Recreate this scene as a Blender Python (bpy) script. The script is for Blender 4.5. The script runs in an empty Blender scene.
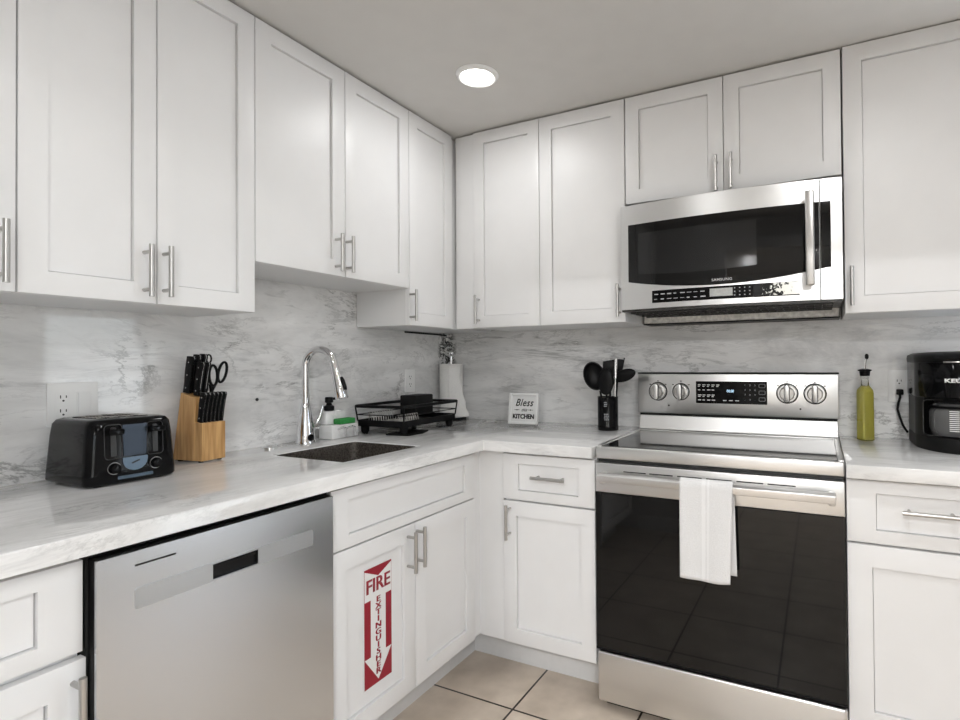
import bpy, bmesh, math, random
from mathutils import Vector, Matrix
random.seed(7)
PI = math.pi
scn = bpy.context.scene
COL = scn.collection

# ------------------------------------------------------------------ camera
cd = bpy.data.cameras.new('camera')
cam = bpy.data.objects.new('camera', cd)
COL.objects.link(cam)
scn.camera = cam
YAW, PIT, ROL = 0.463, 0.0108, -0.0075
F, CX, CY = 549.3937, 544.5383, 356.7077
cd.sensor_width = 36.0
cd.lens = F / 960 * 36.0
cd.shift_x = (480 - CX) / 960
cd.shift_y = (CY - 360) / 960
cd.clip_start = 0.02
_c, _s = math.cos(YAW), math.sin(YAW)
_f = Vector((-_s * math.cos(PIT), _c * math.cos(PIT), math.sin(PIT)))
_r = Vector((_c, _s, 0))
_u = _r.cross(_f)
_R = _r * math.cos(ROL) + _u * math.sin(ROL)
_U = _u * math.cos(ROL) - _r * math.sin(ROL)
m = Matrix((_R, _U, -_f)).transposed().to_4x4()
m.translation = (1.8107, -2.4492, 1.21)
cam.matrix_world = m

# ------------------------------------------------------------------ world, lights, exposure
scn.view_settings.view_transform = 'Standard'
scn.view_settings.look = 'None'
scn.view_settings.gamma = 1.0
scn.view_settings.use_curve_mapping = False
scn.view_settings.exposure = 0.08
w = bpy.data.worlds.new('world')
scn.world = w
w.use_nodes = True
nt = w.node_tree
nt.nodes.clear()
wo = nt.nodes.new('ShaderNodeOutputWorld')
wb = nt.nodes.new('ShaderNodeBackground')
sky = nt.nodes.new('ShaderNodeTexSky')
sky.sky_type = 'NISHITA'
sky.sun_elevation = math.radians(50)
sky.sun_rotation = math.radians(200)
sky.sun_disc = False
wb.inputs['Strength'].default_value = 0.25
nt.links.new(sky.outputs[0], wb.inputs[0])
nt.links.new(wb.outputs[0], wo.inputs[0])


def area(name, loc, rot, sx, sy, power, color, shape='RECTANGLE'):
    l = bpy.data.lights.new(name, 'AREA')
    l.shape = shape
    l.size = sx
    if shape in ('RECTANGLE', 'ELLIPSE'):
        l.size_y = sy
    l.energy = power
    l.color = color
    o = bpy.data.objects.new(name, l)
    o.location = loc
    o.rotation_euler = rot
    COL.objects.link(o)
    return o


WINDOW_W, LAMP_W, HALL_W = 27, 5.2, 20
# daylight outside the glazed patio door on the right
area('patio_daylight', (3.6, -0.1, 1.15), (0, math.radians(90), 0), 2.1, 1.1, WINDOW_W, (0.86, 0.93, 1.0))
# fill light added outside a made-up hall window behind the photographer
area('hall_fill', (3.42, -4.0, 1.35), (0, math.radians(90), 0), 1.5, 1.7, HALL_W, (0.97, 0.985, 1.0))

# ------------------------------------------------------------------ materials


def newmat(name):
    mt = bpy.data.materials.new(name)
    mt.use_nodes = True
    b = mt.node_tree.nodes['Principled BSDF']
    return mt, mt.node_tree, b


def simple(name, col, rough=0.5, metal=0.0, noise=0.0, nscale=30, coat=0.0, trans=0.0, emit=None, estr=0, ior=1.45, bump=0.0, spec=0.5):
    mt, t, b = newmat(name)
    c = (col[0], col[1], col[2], 1)
    b.inputs['Base Color'].default_value = c
    b.inputs['Roughness'].default_value = rough
    b.inputs['Metallic'].default_value = metal
    b.inputs['Coat Weight'].default_value = coat
    b.inputs['Coat Roughness'].default_value = 0.03
    b.inputs['Transmission Weight'].default_value = trans
    b.inputs['IOR'].default_value = ior
    b.inputs['Specular IOR Level'].default_value = spec
    if emit:
        b.inputs['Emission Color'].default_value = (emit[0], emit[1], emit[2], 1)
        b.inputs['Emission Strength'].default_value = estr
    tc = t.nodes.new('ShaderNodeTexCoord')
    n = t.nodes.new('ShaderNodeTexNoise')
    n.inputs['Scale'].default_value = nscale
    n.inputs['Detail'].default_value = 4
    t.links.new(tc.outputs['Object'], n.inputs['Vector'])
    if noise > 0:
        r = t.nodes.new('ShaderNodeValToRGB')
        r.color_ramp.elements[0].position = 0.3
        r.color_ramp.elements[1].position = 0.7
        r.color_ramp.elements[0].color = tuple(max(0, v * (1 - noise)) for v in col) + (1,)
        r.color_ramp.elements[1].color = tuple(min(1, v * (1 + noise)) for v in col) + (1,)
        t.links.new(n.outputs['Fac'], r.inputs[0])
        t.links.new(r.outputs[0], b.inputs['Base Color'])
    if bump > 0:
        bp = t.nodes.new('ShaderNodeBump')
        bp.inputs['Strength'].default_value = bump
        bp.inputs['Distance'].default_value = 0.002
        t.links.new(n.outputs['Fac'], bp.inputs['Height'])
        t.links.new(bp.outputs[0], b.inputs['Normal'])
    return mt


def brushed(name, col, rough, stretch, aniso=0.0, bump=0.006):
    """metal with fine brush lines running along the un-stretched axis"""
    mt, t, b = newmat(name)
    b.inputs['Metallic'].default_value = 1.0
    if aniso:
        tg = t.nodes.new('ShaderNodeTangent')
        tg.direction_type = 'RADIAL'
        tg.axis = 'Z'
        t.links.new(tg.outputs[0], b.inputs['Tangent'])
        b.inputs['Anisotropic'].default_value = aniso
        b.inputs['Anisotropic Rotation'].default_value = 0.0
    tc = t.nodes.new('ShaderNodeTexCoord')
    mp = t.nodes.new('ShaderNodeMapping')
    mp.inputs['Scale'].default_value = stretch
    n = t.nodes.new('ShaderNodeTexNoise')
    n.inputs['Scale'].default_value = 1
    n.inputs['Detail'].default_value = 3
    t.links.new(tc.outputs['Object'], mp.inputs[0])
    t.links.new(mp.outputs[0], n.inputs['Vector'])
    r = t.nodes.new('ShaderNodeMapRange')
    r.inputs['To Min'].default_value = rough * 0.95
    r.inputs['To Max'].default_value = rough * 1.05
    t.links.new(n.outputs['Fac'], r.inputs[0])
    t.links.new(r.outputs[0], b.inputs['Roughness'])
    rr = t.nodes.new('ShaderNodeValToRGB')
    rr.color_ramp.elements[0].color = tuple(v * 0.985 for v in col) + (1,)
    rr.color_ramp.elements[1].color = tuple(min(1, v * 1.015) for v in col) + (1,)
    t.links.new(n.outputs['Fac'], rr.inputs[0])
    t.links.new(rr.outputs[0], b.inputs['Base Color'])
    bp = t.nodes.new('ShaderNodeBump')
    bp.inputs['Strength'].default_value = bump
    bp.inputs['Distance'].default_value = 0.001
    t.links.new(n.outputs['Fac'], bp.inputs['Height'])
    t.links.new(bp.outputs[0], b.inputs['Normal'])
    return mt


def marble(name, axis, counter=False):
    """white marble with grey streaks along the run and darker ragged veins"""
    mt, t, b = newmat(name)
    N = t.nodes.new
    L = t.links.new
    geo = N('ShaderNodeNewGeometry')

    def mapping(scale, rot=(0, 0, 0), loc=(0, 0, 0)):
        mp = N('ShaderNodeMapping')
        mp.inputs['Scale'].default_value = scale
        mp.inputs['Rotation'].default_value = rot
        mp.inputs['Location'].default_value = loc
        L(geo.outputs['Position'], mp.inputs[0])
        return mp.outputs[0]

    def noise(vec, scale, detail=6, rough=0.55, dist=0.0):
        n = N('ShaderNodeTexNoise')
        n.inputs['Scale'].default_value = scale
        n.inputs['Detail'].default_value = detail
        n.inputs['Roughness'].default_value = rough
        n.inputs['Distortion'].default_value = dist
        L(vec, n.inputs['Vector'])
        return n.outputs['Fac']

    def ramp(v, stops):
        r = N('ShaderNodeValToRGB')
        e = r.color_ramp.elements
        while len(e) < len(stops):
            e.new(0.5)
        for i, (p, c) in enumerate(stops):
            e[i].position = p
            e[i].color = (c, c, c, 1)
        L(v, r.inputs[0])
        return r.outputs[0]

    def math_(op, a, bb=None):
        n = N('ShaderNodeMath')
        n.operation = op
        n.use_clamp = False
        for i, v in enumerate((a, bb)):
            if v is None:
                continue
            if isinstance(v, (int, float)):
                n.inputs[i].default_value = v
            else:
                L(v, n.inputs[i])
        return n.outputs[0]

    def mix(fac, ca, cb):
        n = N('ShaderNodeMix')
        n.data_type = 'RGBA'
        L(fac, n.inputs[0])
        for i, c in ((6, ca), (7, cb)):
            if isinstance(c, tuple):
                n.inputs[i].default_value = c + (1,)
            else:
                L(c, n.inputs[i])
        return n.outputs[2]

    k = 0.30
    st = (k, 1, 1) if axis == 'x' else (1, k, 1)
    if not counter:
        rot = (0, math.radians(8), 0) if axis == 'x' else (math.radians(-9), 0, 0)
    else:
        rot = (0, 0, math.radians(8))
    # soft clouds
    cl = ramp(noise(mapping(st, rot), 4.5, 8, 0.62, 0.9), [(0.34, 0.0), (0.60, 1.0)])
    col = mix(cl, (0.65, 0.648, 0.64), (0.86, 0.857, 0.85))
    # short grey dashes along the run, in patches
    st2 = tuple(0.22 if v < 1 else 1.0 for v in st)
    sk = ramp(noise(mapping(st2, rot, (3.1, 1.7, 0.4)), 26, 8, 0.66, 0.8), [(0.54, 0.0), (0.70, 1.0)])
    pa = ramp(noise(mapping(st, rot, (1.1, 6.7, 2.4)), 3.4, 4, 0.6, 0.6), [(0.40, 0.12), (0.66, 1.0)])
    col = mix(math_('MULTIPLY', math_('MULTIPLY', sk, pa), 0.85 if not counter else 0.5), col, (0.27, 0.27, 0.27))
    # broad smoky streaks
    sm = ramp(noise(mapping(st2, rot, (8.2, 3.3, 5.1)), 7.5, 9, 0.7, 1.0), [(0.52, 0.0), (0.74, 1.0)])
    col = mix(math_('MULTIPLY', sm, 0.58), col, (0.38, 0.38, 0.385))
    # ragged dark veins, in patches
    vr = (math.radians(20), 0, 0) if axis == 'y' else (0, math.radians(-10), 0)
    vs = (0.34, 1, 1) if axis == 'x' else (1, 0.42, 1)
    patch = ramp(noise(mapping((1, 1, 1), (0, 0, 0), (4.4, 0.3, 7.7)), 3.4, 3), [(0.44, 0.0), (0.62, 1.0)])
    for sc, off, wid, am in ((2.4, (0.7, 5.2, 2.3), 0.013, 0.62), (7.5, (2.9, 1.2, 8.3), 0.018, 0.34)):
        vz = vs if sc < 5 else tuple(v if v == 1 else v * 0.55 for v in vs)
        vn = noise(mapping(vz, vr, off), sc, 12, 0.70, 0.6)
        line = ramp(math_('ABSOLUTE', math_('SUBTRACT', vn, 0.5)), [(0.0, 1.0), (wid, 0.0)])
        col = mix(math_('MULTIPLY', math_('MULTIPLY', line, patch), am if not counter else am * 0.5), col, (0.16, 0.16, 0.155))
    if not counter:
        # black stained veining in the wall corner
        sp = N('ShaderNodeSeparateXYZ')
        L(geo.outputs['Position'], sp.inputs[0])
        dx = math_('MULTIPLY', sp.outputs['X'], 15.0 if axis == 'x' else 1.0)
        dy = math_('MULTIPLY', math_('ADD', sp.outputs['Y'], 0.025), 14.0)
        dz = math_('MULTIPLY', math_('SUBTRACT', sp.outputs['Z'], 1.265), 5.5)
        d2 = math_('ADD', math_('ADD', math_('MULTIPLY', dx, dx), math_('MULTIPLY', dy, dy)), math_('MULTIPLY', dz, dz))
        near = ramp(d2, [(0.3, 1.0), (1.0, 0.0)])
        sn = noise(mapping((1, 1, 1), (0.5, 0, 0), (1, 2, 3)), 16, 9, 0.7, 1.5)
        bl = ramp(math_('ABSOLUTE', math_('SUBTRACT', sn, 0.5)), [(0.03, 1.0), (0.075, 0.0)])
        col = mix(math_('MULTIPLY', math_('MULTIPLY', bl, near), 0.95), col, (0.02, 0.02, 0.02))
    L(col, b.inputs['Base Color'])
    b.inputs['Roughness'].default_value = 0.08 if counter else 0.045
    b.inputs['Specular IOR Level'].default_value = 0.55
    return mt


def tiles(name):
    mt, t, b = newmat(name)
    N = t.nodes.new
    L = t.links.new
    geo = N('ShaderNodeNewGeometry')
    mp = N('ShaderNodeMapping')
    mp.inputs['Location'].default_value = (-0.84 + 0.41 * 4, 0.775 + 0.37 * 20, 0)
    L(geo.outputs['Position'], mp.inputs[0])
    br = N('ShaderNodeTexBrick')
    br.offset = 0.0
    br.squash = 1.0
    br.inputs['Scale'].default_value = 1.0
    br.inputs['Brick Width'].default_value = 0.41
    br.inputs['Row Height'].default_value = 0.37
    br.inputs['Mortar Size'].default_value = 0.004
    br.inputs['Mortar Smooth'].default_value = 0.1
    br.inputs['Color1'].default_value = (0.63, 0.545, 0.455, 1)
    br.inputs['Color2'].default_value = (0.67, 0.58, 0.485, 1)
    br.inputs['Mortar'].default_value = (0.035, 0.028, 0.022, 1)
    L(mp.outputs[0], br.inputs['Vector'])
    n = N('ShaderNodeTexNoise')
    n.inputs['Scale'].default_value = 7
    n.inputs['Detail'].default_value = 8
    L(geo.outputs['Position'], n.inputs['Vector'])
    r = N('ShaderNodeValToRGB')
    r.color_ramp.elements[0].position = 0.3
    r.color_ramp.elements[0].color = (0.78, 0.76, 0.74, 1)
    r.color_ramp.elements[1].position = 0.7
    r.color_ramp.elements[1].color = (1.1, 1.1, 1.1, 1)
    L(n.outputs['Fac'], r.inputs[0])
    mx = N('ShaderNodeMix')
    mx.data_type = 'RGBA'
    mx.blend_type = 'MULTIPLY'
    mx.inputs[0].default_value = 1
    L(br.outputs['Color'], mx.inputs[6])
    L(r.outputs[0], mx.inputs[7])
    L(mx.outputs[2], b.inputs['Base Color'])
    b.inputs['Roughness'].default_value = 0.32
    bp = N('ShaderNodeBump')
    bp.invert = True
    bp.inputs['Strength'].default_value = 0.4
    bp.inputs['Distance'].default_value = 0.003
    L(br.outputs['Fac'], bp.inputs['Height'])
    L(bp.outputs[0], b.inputs['Normal'])
    return mt


def bamboo(name):
    mt, t, b = newmat(name)
    N = t.nodes.new
    L = t.links.new
    tc = N('ShaderNodeTexCoord')
    mp = N('ShaderNodeMapping')
    mp.inputs['Scale'].default_value = (75, 75, 6)
    L(tc.outputs['Object'], mp.inputs[0])
    n = N('ShaderNodeTexNoise')
    n.inputs['Scale'].default_value = 1
    n.inputs['Detail'].default_value = 5
    L(mp.outputs[0], n.inputs['Vector'])
    r = N('ShaderNodeValToRGB')
    r.color_ramp.elements[0].position = 0.35
    r.color_ramp.elements[0].color = (0.42, 0.215, 0.07, 1)
    r.color_ramp.elements[1].position = 0.65
    r.color_ramp.elements[1].color = (0.66, 0.40, 0.17, 1)
    L(n.outputs['Fac'], r.inputs[0])
    L(r.outputs[0], b.inputs['Base Color'])
    b.inputs['Roughness'].default_value = 0.4
    return mt


M = {}
M['cab'] = simple('white_lacquer', (0.80, 0.80, 0.80), 0.38, noise=0.012, nscale=9)
M['kick'] = simple('toe_kick_grey_white', (0.76, 0.76, 0.755), 0.5, noise=0.02)
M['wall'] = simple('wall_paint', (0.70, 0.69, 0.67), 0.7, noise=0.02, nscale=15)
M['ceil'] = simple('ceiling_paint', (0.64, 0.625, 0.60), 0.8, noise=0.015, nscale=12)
M['trim'] = simple('trim_white', (0.80, 0.80, 0.79), 0.4, noise=0.01)
M['mleft'] = marble('marble_wall_left', 'y')
M['mback'] = marble('marble_wall_back', 'x')
M['cleft'] = marble('marble_counter_left', 'y', True)
M['cback'] = marble('marble_counter_back', 'x', True)
M['floor'] = tiles('beige_floor_tiles')
M['steel'] = brushed('brushed_steel', (0.72, 0.718, 0.71), 0.33, (4, 4, 500))
M['steelv'] = brushed('brushed_steel_dark', (0.66, 0.68, 0.70), 0.26, (4, 4, 600), aniso=0.6, bump=0.006)
M['steelplate'] = brushed('satin_steel', (0.52, 0.53, 0.535), 0.4, (4, 4, 300))
M['nickel'] = brushed('brushed_nickel', (0.50, 0.49, 0.475), 0.32, (60, 60, 60), bump=0.02)
M['chrome'] = simple('chrome', (0.80, 0.80, 0.81), 0.06, 1.0)
M['black'] = simple('black_plastic', (0.006, 0.006, 0.0065), 0.38, noise=0.1, spec=0.16)
M['blackgloss'] = simple('black_gloss', (0.004, 0.004, 0.0045), 0.10, spec=0.2)
M['blackmatt'] = simple('black_matt', (0.008, 0.008, 0.008), 0.55, noise=0.15, spec=0.2)
M['glassblack'] = simple('black_oven_glass', (0.006, 0.006, 0.006), 0.035, coat=0.0, spec=0.4)
M['glasstop'] = simple('black_ceramic_top', (0.008, 0.008, 0.009), 0.06, coat=0.3)
M['dark'] = simple('dark_metal', (0.06, 0.06, 0.06), 0.45, 0.6)
M['darkgap'] = simple('dark_gap', (0.01, 0.01, 0.01), 0.8)
M['bamboo'] = bamboo('bamboo_wood')
M['white'] = simple('white_plastic', (0.84, 0.84, 0.83), 0.35)
M['whitep'] = simple('print_white', (0.80, 0.80, 0.79), 0.5)
M['greyp'] = simple('print_grey', (0.42, 0.43, 0.44), 0.5)
M['blackp'] = simple('print_black', (0.015, 0.015, 0.015), 0.6)
M['red'] = simple('sign_red', (0.30, 0.010, 0.025), 0.35, noise=0.05)
M['green'] = simple('green_sponge', (0.035, 0.26, 0.06), 0.9, noise=0.25, nscale=250, bump=0.5)
M['paper'] = simple('paper_towel', (0.80, 0.79, 0.77), 0.9, noise=0.03, nscale=120, bump=0.3)
M['towel'] = simple('towel_cloth', (0.74, 0.74, 0.74), 0.95, noise=0.06, nscale=350, bump=0.6)
M['towelstripe'] = simple('towel_stripe', (0.80, 0.80, 0.80), 0.9, bump=0.3, nscale=300)
M['sinksteel'] = simple('sink_steel', (0.13, 0.115, 0.10), 0.4, 0.6, noise=0.55, nscale=160)
M['oil'] = simple('olive_oil', (0.95, 0.88, 0.22), 0.05, trans=0.5, ior=1.33)
M['clear'] = simple('clear_glass', (0.95, 0.96, 0.95), 0.02, trans=1.0)
M['carafe'] = simple('smoked_glass', (0.22, 0.22, 0.22), 0.04, trans=0.5, coat=0.5)
M['blade'] = simple('knife_steel', (0.62, 0.62, 0.62), 0.2, 1.0)
M['skytint'] = simple('dark_panel_sky_tint', (0.020, 0.026, 0.036), 0.22, 0.7)  # bluish daylight reflection put into the dark base colour
M['lampglow'] = simple('lamp_glow', (1, 1, 1), 0.5, emit=(1.0, 0.97, 0.92), estr=12)
M['digit'] = simple('lit_digits', (0.1, 0.2, 0.3), 0.5, emit=(0.55, 0.80, 1.0), estr=1.5)
M['lcd'] = simple('grey_display', (0.42, 0.43, 0.42), 0.4, noise=0.1, nscale=160)
M['peel'] = simple('scuffed_foil', (0.60, 0.60, 0.57), 0.3, 0.7)
_t = M['peel'].node_tree
_b = _t.nodes['Principled BSDF']
_tc = _t.nodes.new('ShaderNodeTexCoord')
_n = _t.nodes.new('ShaderNodeTexNoise')
_n.inputs['Scale'].default_value = 55
_n.inputs['Detail'].default_value = 7
_n.inputs['Distortion'].default_value = 1.5
_sp = _t.nodes.new('ShaderNodeSeparateXYZ')
_mr = _t.nodes.new('ShaderNodeMapRange')
_mr.inputs['From Min'].default_value = 0.49
_mr.inputs['From Max'].default_value = 0.62
_mr.inputs['To Min'].default_value = -0.28
_mr.inputs['To Max'].default_value = 0.16
_ad = _t.nodes.new('ShaderNodeMath')
_rp = _t.nodes.new('ShaderNodeValToRGB')
_rp.color_ramp.elements[0].position = 0.44
_rp.color_ramp.elements[0].color = (0.008, 0.008, 0.008, 1)
_rp.color_ramp.elements[1].position = 0.52
_rp.color_ramp.elements[1].color = (0.58, 0.58, 0.54, 1)
_t.links.new(_tc.outputs['Object'], _n.inputs['Vector'])
_t.links.new(_tc.outputs['Object'], _sp.inputs[0])
_t.links.new(_sp.outputs['X'], _mr.inputs[0])
_t.links.new(_n.outputs['Fac'], _ad.inputs[0])
_t.links.new(_mr.outputs[0], _ad.inputs[1])
_t.links.new(_ad.outputs[0], _rp.inputs[0])
_t.links.new(_rp.outputs[0], _b.inputs['Base Color'])
M['grease'] = simple('greasy_underside', (0.035, 0.033, 0.03), 0.35, noise=0.7, nscale=45)
M['housing'] = simple('stained_white_housing', (0.84, 0.82, 0.78), 0.45, noise=0.2, nscale=70)
M['slat'] = simple('blind_slats', (0.80, 0.80, 0.80), 0.5)
M['pane'] = simple('window_glass', (1, 1, 1), 0.0, trans=1.0, ior=1.0)
M['patio'] = simple('patio_concrete', (0.45, 0.45, 0.44), 0.8, noise=0.1, nscale=8)

# ------------------------------------------------------------------ mesh helpers


def nb():
    return bmesh.new()


def box(bm, x0, x1, y0, y1, z0, z1, bev=0.0, seg=2):
    t = bmesh.new()
    bmesh.ops.create_cube(t, size=1)
    for v in t.verts:
        v.co = Vector(((x0 + x1) / 2 + v.co.x * (x1 - x0), (y0 + y1) / 2 + v.co.y * (y1 - y0), (z0 + z1) / 2 + v.co.z * (z1 - z0)))
    if bev > 0:
        bmesh.ops.bevel(t, geom=t.edges[:], offset=bev, segments=seg, profile=0.5, affect='EDGES')
    merge(bm, t)


def merge(bm, t, mat=None):
    if mat is not None:
        bmesh.ops.transform(t, matrix=mat, verts=t.verts[:])
    me = bpy.data.meshes.new('tmp')
    t.to_mesh(me)
    t.free()
    bm.from_mesh(me)
    bpy.data.meshes.remove(me)


def tube(bm, pts, r, seg=12, closed=False, cap=True):
    pts = [Vector(p) for p in pts]
    n = len(pts)
    rs = r if isinstance(r, (list, tuple)) else [r] * n
    rings = []
    prev = None
    for i, p in enumerate(pts):
        a = pts[i - 1] if (i > 0 or closed) else pts[i]
        b_ = pts[(i + 1) % n] if (i < n - 1 or closed) else pts[i]
        tan = (b_ - a).normalized()
        if prev is None:
            up = Vector((0, 0, 1)) if abs(tan.z) < 0.9 else Vector((1, 0, 0))
            nx = tan.cross(up).normalized()
        else:
            nx = (prev - tan * prev.dot(tan)).normalized()
        prev = nx
        ny = tan.cross(nx)
        rings.append([bm.verts.new(p + (nx * math.cos(2 * PI * k / seg) + ny * math.sin(2 * PI * k / seg)) * rs[i]) for k in range(seg)])
    for i in range(n if closed else n - 1):
        A, B = rings[i], rings[(i + 1) % n]
        for k in range(seg):
            bm.faces.new((A[k], A[(k + 1) % seg], B[(k + 1) % seg], B[k]))
    if cap and not closed:
        bm.faces.new(rings[0][::-1])
        bm.faces.new(rings[-1])


def lathe(bm, prof, c=(0, 0, 0), seg=32, axis='z', cap=True):
    rings = []
    for r, h in prof:
        ring = []
        for k in range(seg):
            a = 2 * PI * k / seg
            if axis == 'z':
                p = (c[0] + r * math.cos(a), c[1] + r * math.sin(a), c[2] + h)
            elif axis == 'y':   # h runs towards -y
                p = (c[0] + r * math.cos(a), c[1] - h, c[2] + r * math.sin(a))
            else:               # h runs towards +x
                p = (c[0] + h, c[1] + r * math.cos(a), c[2] + r * math.sin(a))
            ring.append(bm.verts.new(p))
        rings.append(ring)
    for A, B in zip(rings, rings[1:]):
        for k in range(seg):
            bm.faces.new((A[k], A[(k + 1) % seg], B[(k + 1) % seg], B[k]))
    if cap:
        bm.faces.new(rings[0][::-1])
        bm.faces.new(rings[-1])


def prism(bm, poly, d, fn, bev=0.0):
    """poly of 2-D points, extruded d along the third axis; fn(u, v, w) -> xyz"""
    t = bmesh.new()
    A = [t.verts.new(fn(u, v, 0)) for u, v in poly]
    B = [t.verts.new(fn(u, v, d)) for u, v in poly]
    t.faces.new(A[::-1])
    t.faces.new(B)
    n = len(poly)
    for i in range(n):
        t.faces.new((A[i], A[(i + 1) % n], B[(i + 1) % n], B[i]))
    bmesh.ops.recalc_face_normals(t, faces=t.faces[:])
    if bev > 0:
        bmesh.ops.bevel(t, geom=t.edges[:], offset=bev, segments=2, profile=0.5, affect='EDGES')
    merge(bm, t)


def rrect(x0, x1, z0, z1, r, n=5):
    out = []
    for cx, cz, a0 in ((x1 - r, z1 - r, 0), (x0 + r, z1 - r, 90), (x0 + r, z0 + r, 180), (x1 - r, z0 + r, 270)):
        for k in range(n + 1):
            a = math.radians(a0 + 90 * k / n)
            out.append((cx + r * math.cos(a), cz + r * math.sin(a)))
    return out


def obj(name, bm, mat, parent=None, smooth=True, angle=40):
    me = bpy.data.meshes.new(name)
    bmesh.ops.recalc_face_normals(bm, faces=bm.faces[:])
    bm.to_mesh(me)
    bm.free()
    for mm in (mat if isinstance(mat, (list, tuple)) else [mat]):
        me.materials.append(mm)
    o = bpy.data.objects.new(name, me)
    COL.objects.link(o)
    if parent is not None:
        o.parent = parent
    if smooth:
        me.polygons.foreach_set('use_smooth', [True] * len(me.polygons))
        me.set_sharp_from_angle(angle=math.radians(angle))
    return o


def tag(o, label, cat, group=None):
    o['label'] = label
    o['category'] = cat
    if group:
        o['group'] = group
    return o


def thing(name, label, cat, loc=(0, 0, 0), rotz=0.0, group=None):
    o = bpy.data.objects.new(name, None)
    o.empty_display_size = 0.05
    COL.objects.link(o)
    o.location = loc
    o.rotation_euler = (0, 0, rotz)
    return tag(o, label, cat, group)


def struct(name, bm, mat, smooth=False):
    o = obj(name, bm, mat, None, smooth)
    o['kind'] = 'structure'
    return o


def textmesh(bm, s, size, fn, align='CENTER', shear=0.0, bold=0.0, sx=1.0, depth=0.0006, mat_index=0, space=1.0):
    """flat lettering: text drawn in (u, v) and placed by fn(u, v, w)"""
    cu = bpy.data.curves.new('txt', 'FONT')
    cu.body = s
    cu.size = size
    cu.align_x = align
    cu.align_y = 'CENTER'
    cu.shear = shear
    cu.offset = bold
    cu.space_character = space
    cu.resolution_u = 3
    o = bpy.data.objects.new('txt', cu)
    COL.objects.link(o)
    dg = bpy.context.evaluated_depsgraph_get()
    me = bpy.data.meshes.new_from_object(o.evaluated_get(dg))
    t = bmesh.new()
    t.from_mesh(me)
    bpy.data.objects.remove(o)
    bpy.data.curves.remove(cu)
    bpy.data.meshes.remove(me)
    r = bmesh.ops.extrude_face_region(t, geom=t.faces[:])
    vs = [g for g in r['geom'] if isinstance(g, bmesh.types.BMVert)]
    for v in vs:
        v.co.z += 1.0
    for v in t.verts:
        v.co = Vector(fn(v.co.x * sx, v.co.y, v.co.z * depth))
    for f in t.faces:
        f.material_index = mat_index
    merge(bm, t)


def shaker(bm, x0, x1, z0, z1, yb, yf, stile=0.076, rec=0.011):
    """door slab between yb (back) and yf (front, smaller y) with a sunk centre panel"""
    t = bmesh.new()
    bmesh.ops.create_cube(t, size=1)
    for v in t.verts:
        v.co = Vector(((x0 + x1) / 2 + v.co.x * (x1 - x0), (yb + yf) / 2 + v.co.y * (yb - yf), (z0 + z1) / 2 + v.co.z * (z1 - z0)))
    t.faces.ensure_lookup_table()
    t.normal_update()
    ff = [f for f in t.faces if f.normal.y < -0.9][0]
    bmesh.ops.bevel(t, geom=list(ff.edges), offset=0.0012, segments=2, profile=0.5, affect='EDGES')
    t.normal_update()
    ff = max((f for f in t.faces if f.normal.y < -0.9), key=lambda f: f.calc_area())
    st = min(stile, (z1 - z0) * 0.28)
    if abs(st - stile) < 1e-6:
        bmesh.ops.inset_region(t, faces=[ff], thickness=stile)
    else:
        bmesh.ops.inset_region(t, faces=[ff], thickness=st)
        cx = (x0 + x1) / 2
        for v in ff.verts:
            v.co.x += (stile - st) * (1 if v.co.x < cx else -1)
    bmesh.ops.inset_region(t, faces=[ff], thickness=0.0006)
    for v in ff.verts:
        v.co.y += rec + 0.004
    bmesh.ops.inset_region(t, faces=[ff], thickness=0.0022)
    bmesh.ops.inset_region(t, faces=[ff], thickness=0.0006)
    for v in ff.verts:
        v.co.y -= 0.006
    merge(bm, t)


def pull_v(parent, x, zc, yf, ln=0.130):
    b = nb()
    yb = yf - 0.034
    tube(b, [(x, yb, zc - ln / 2), (x, yb, zc + ln / 2)], 0.0062, 14)
    for s in (-1, 1):
        tube(b, [(x, yf + 0.0005, zc + s * (ln / 2 - 0.018)), (x, yb, zc + s * (ln / 2 - 0.018))], 0.0048, 10)
    return obj('handle', b, M['nickel'], parent)


def pull_h(parent, xc, z, yf, ln=0.135):
    b = nb()
    yb = yf - 0.034
    tube(b, [(xc - ln / 2, yb, z), (xc + ln / 2, yb, z)], 0.0062, 14)
    for s in (-1, 1):
        tube(b, [(xc + s * (ln / 2 - 0.018), yf + 0.0005, z), (xc + s * (ln / 2 - 0.018), yb, z)], 0.0048, 10)
    return obj('handle', b, M['nickel'], parent)


def cabinet(name, label, loc, rotz, wd, z0, z1, yf, fronts, group=None, body_top=None, kick=None, xr=None, stile=0.076):
    """carcass along local x (0..wd), wall at y=0, face of the doors at y=-yf"""
    t = thing(name, label, 'cabinet', loc, rotz, group)
    b = nb()
    bz0 = z0 if kick is None else kick
    box(b, 0.0008, wd - 0.0008, -(yf - 0.0205), -0.003, bz0 + (0.001 if kick is None else 0), z1 if body_top is None else body_top, 0.0008, 1)
    obj('carcass', b, M['cab'], t, False)
    if kick is not None:
        b = nb()
        box(b, 0.0008, wd - 0.0008, -0.500, -0.48, 0.0, kick - 0.0005)
        obj('toe_kick', b, M['kick'], t, False)
    for fr in fronts:
        kind, x0, x1, fz0, fz1 = fr[:5]
        b = nb()
        g = 0.0016
        shaker(b, x0 + g, x1 - g, fz0 + g, fz1 - g, -(yf - 0.0195), -yf, stile)
        d = obj('door' if kind == 'd' else 'drawer' if kind == 'w' else 'false_drawer_front', b, M['cab'], t, True, 30)
        for h in fr[5:]:
            if h[0] == 'v':
                pull_v(d, h[1], h[2], -yf)
            else:
                pull_h(d, h[1], h[2], -yf)
    return t


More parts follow.
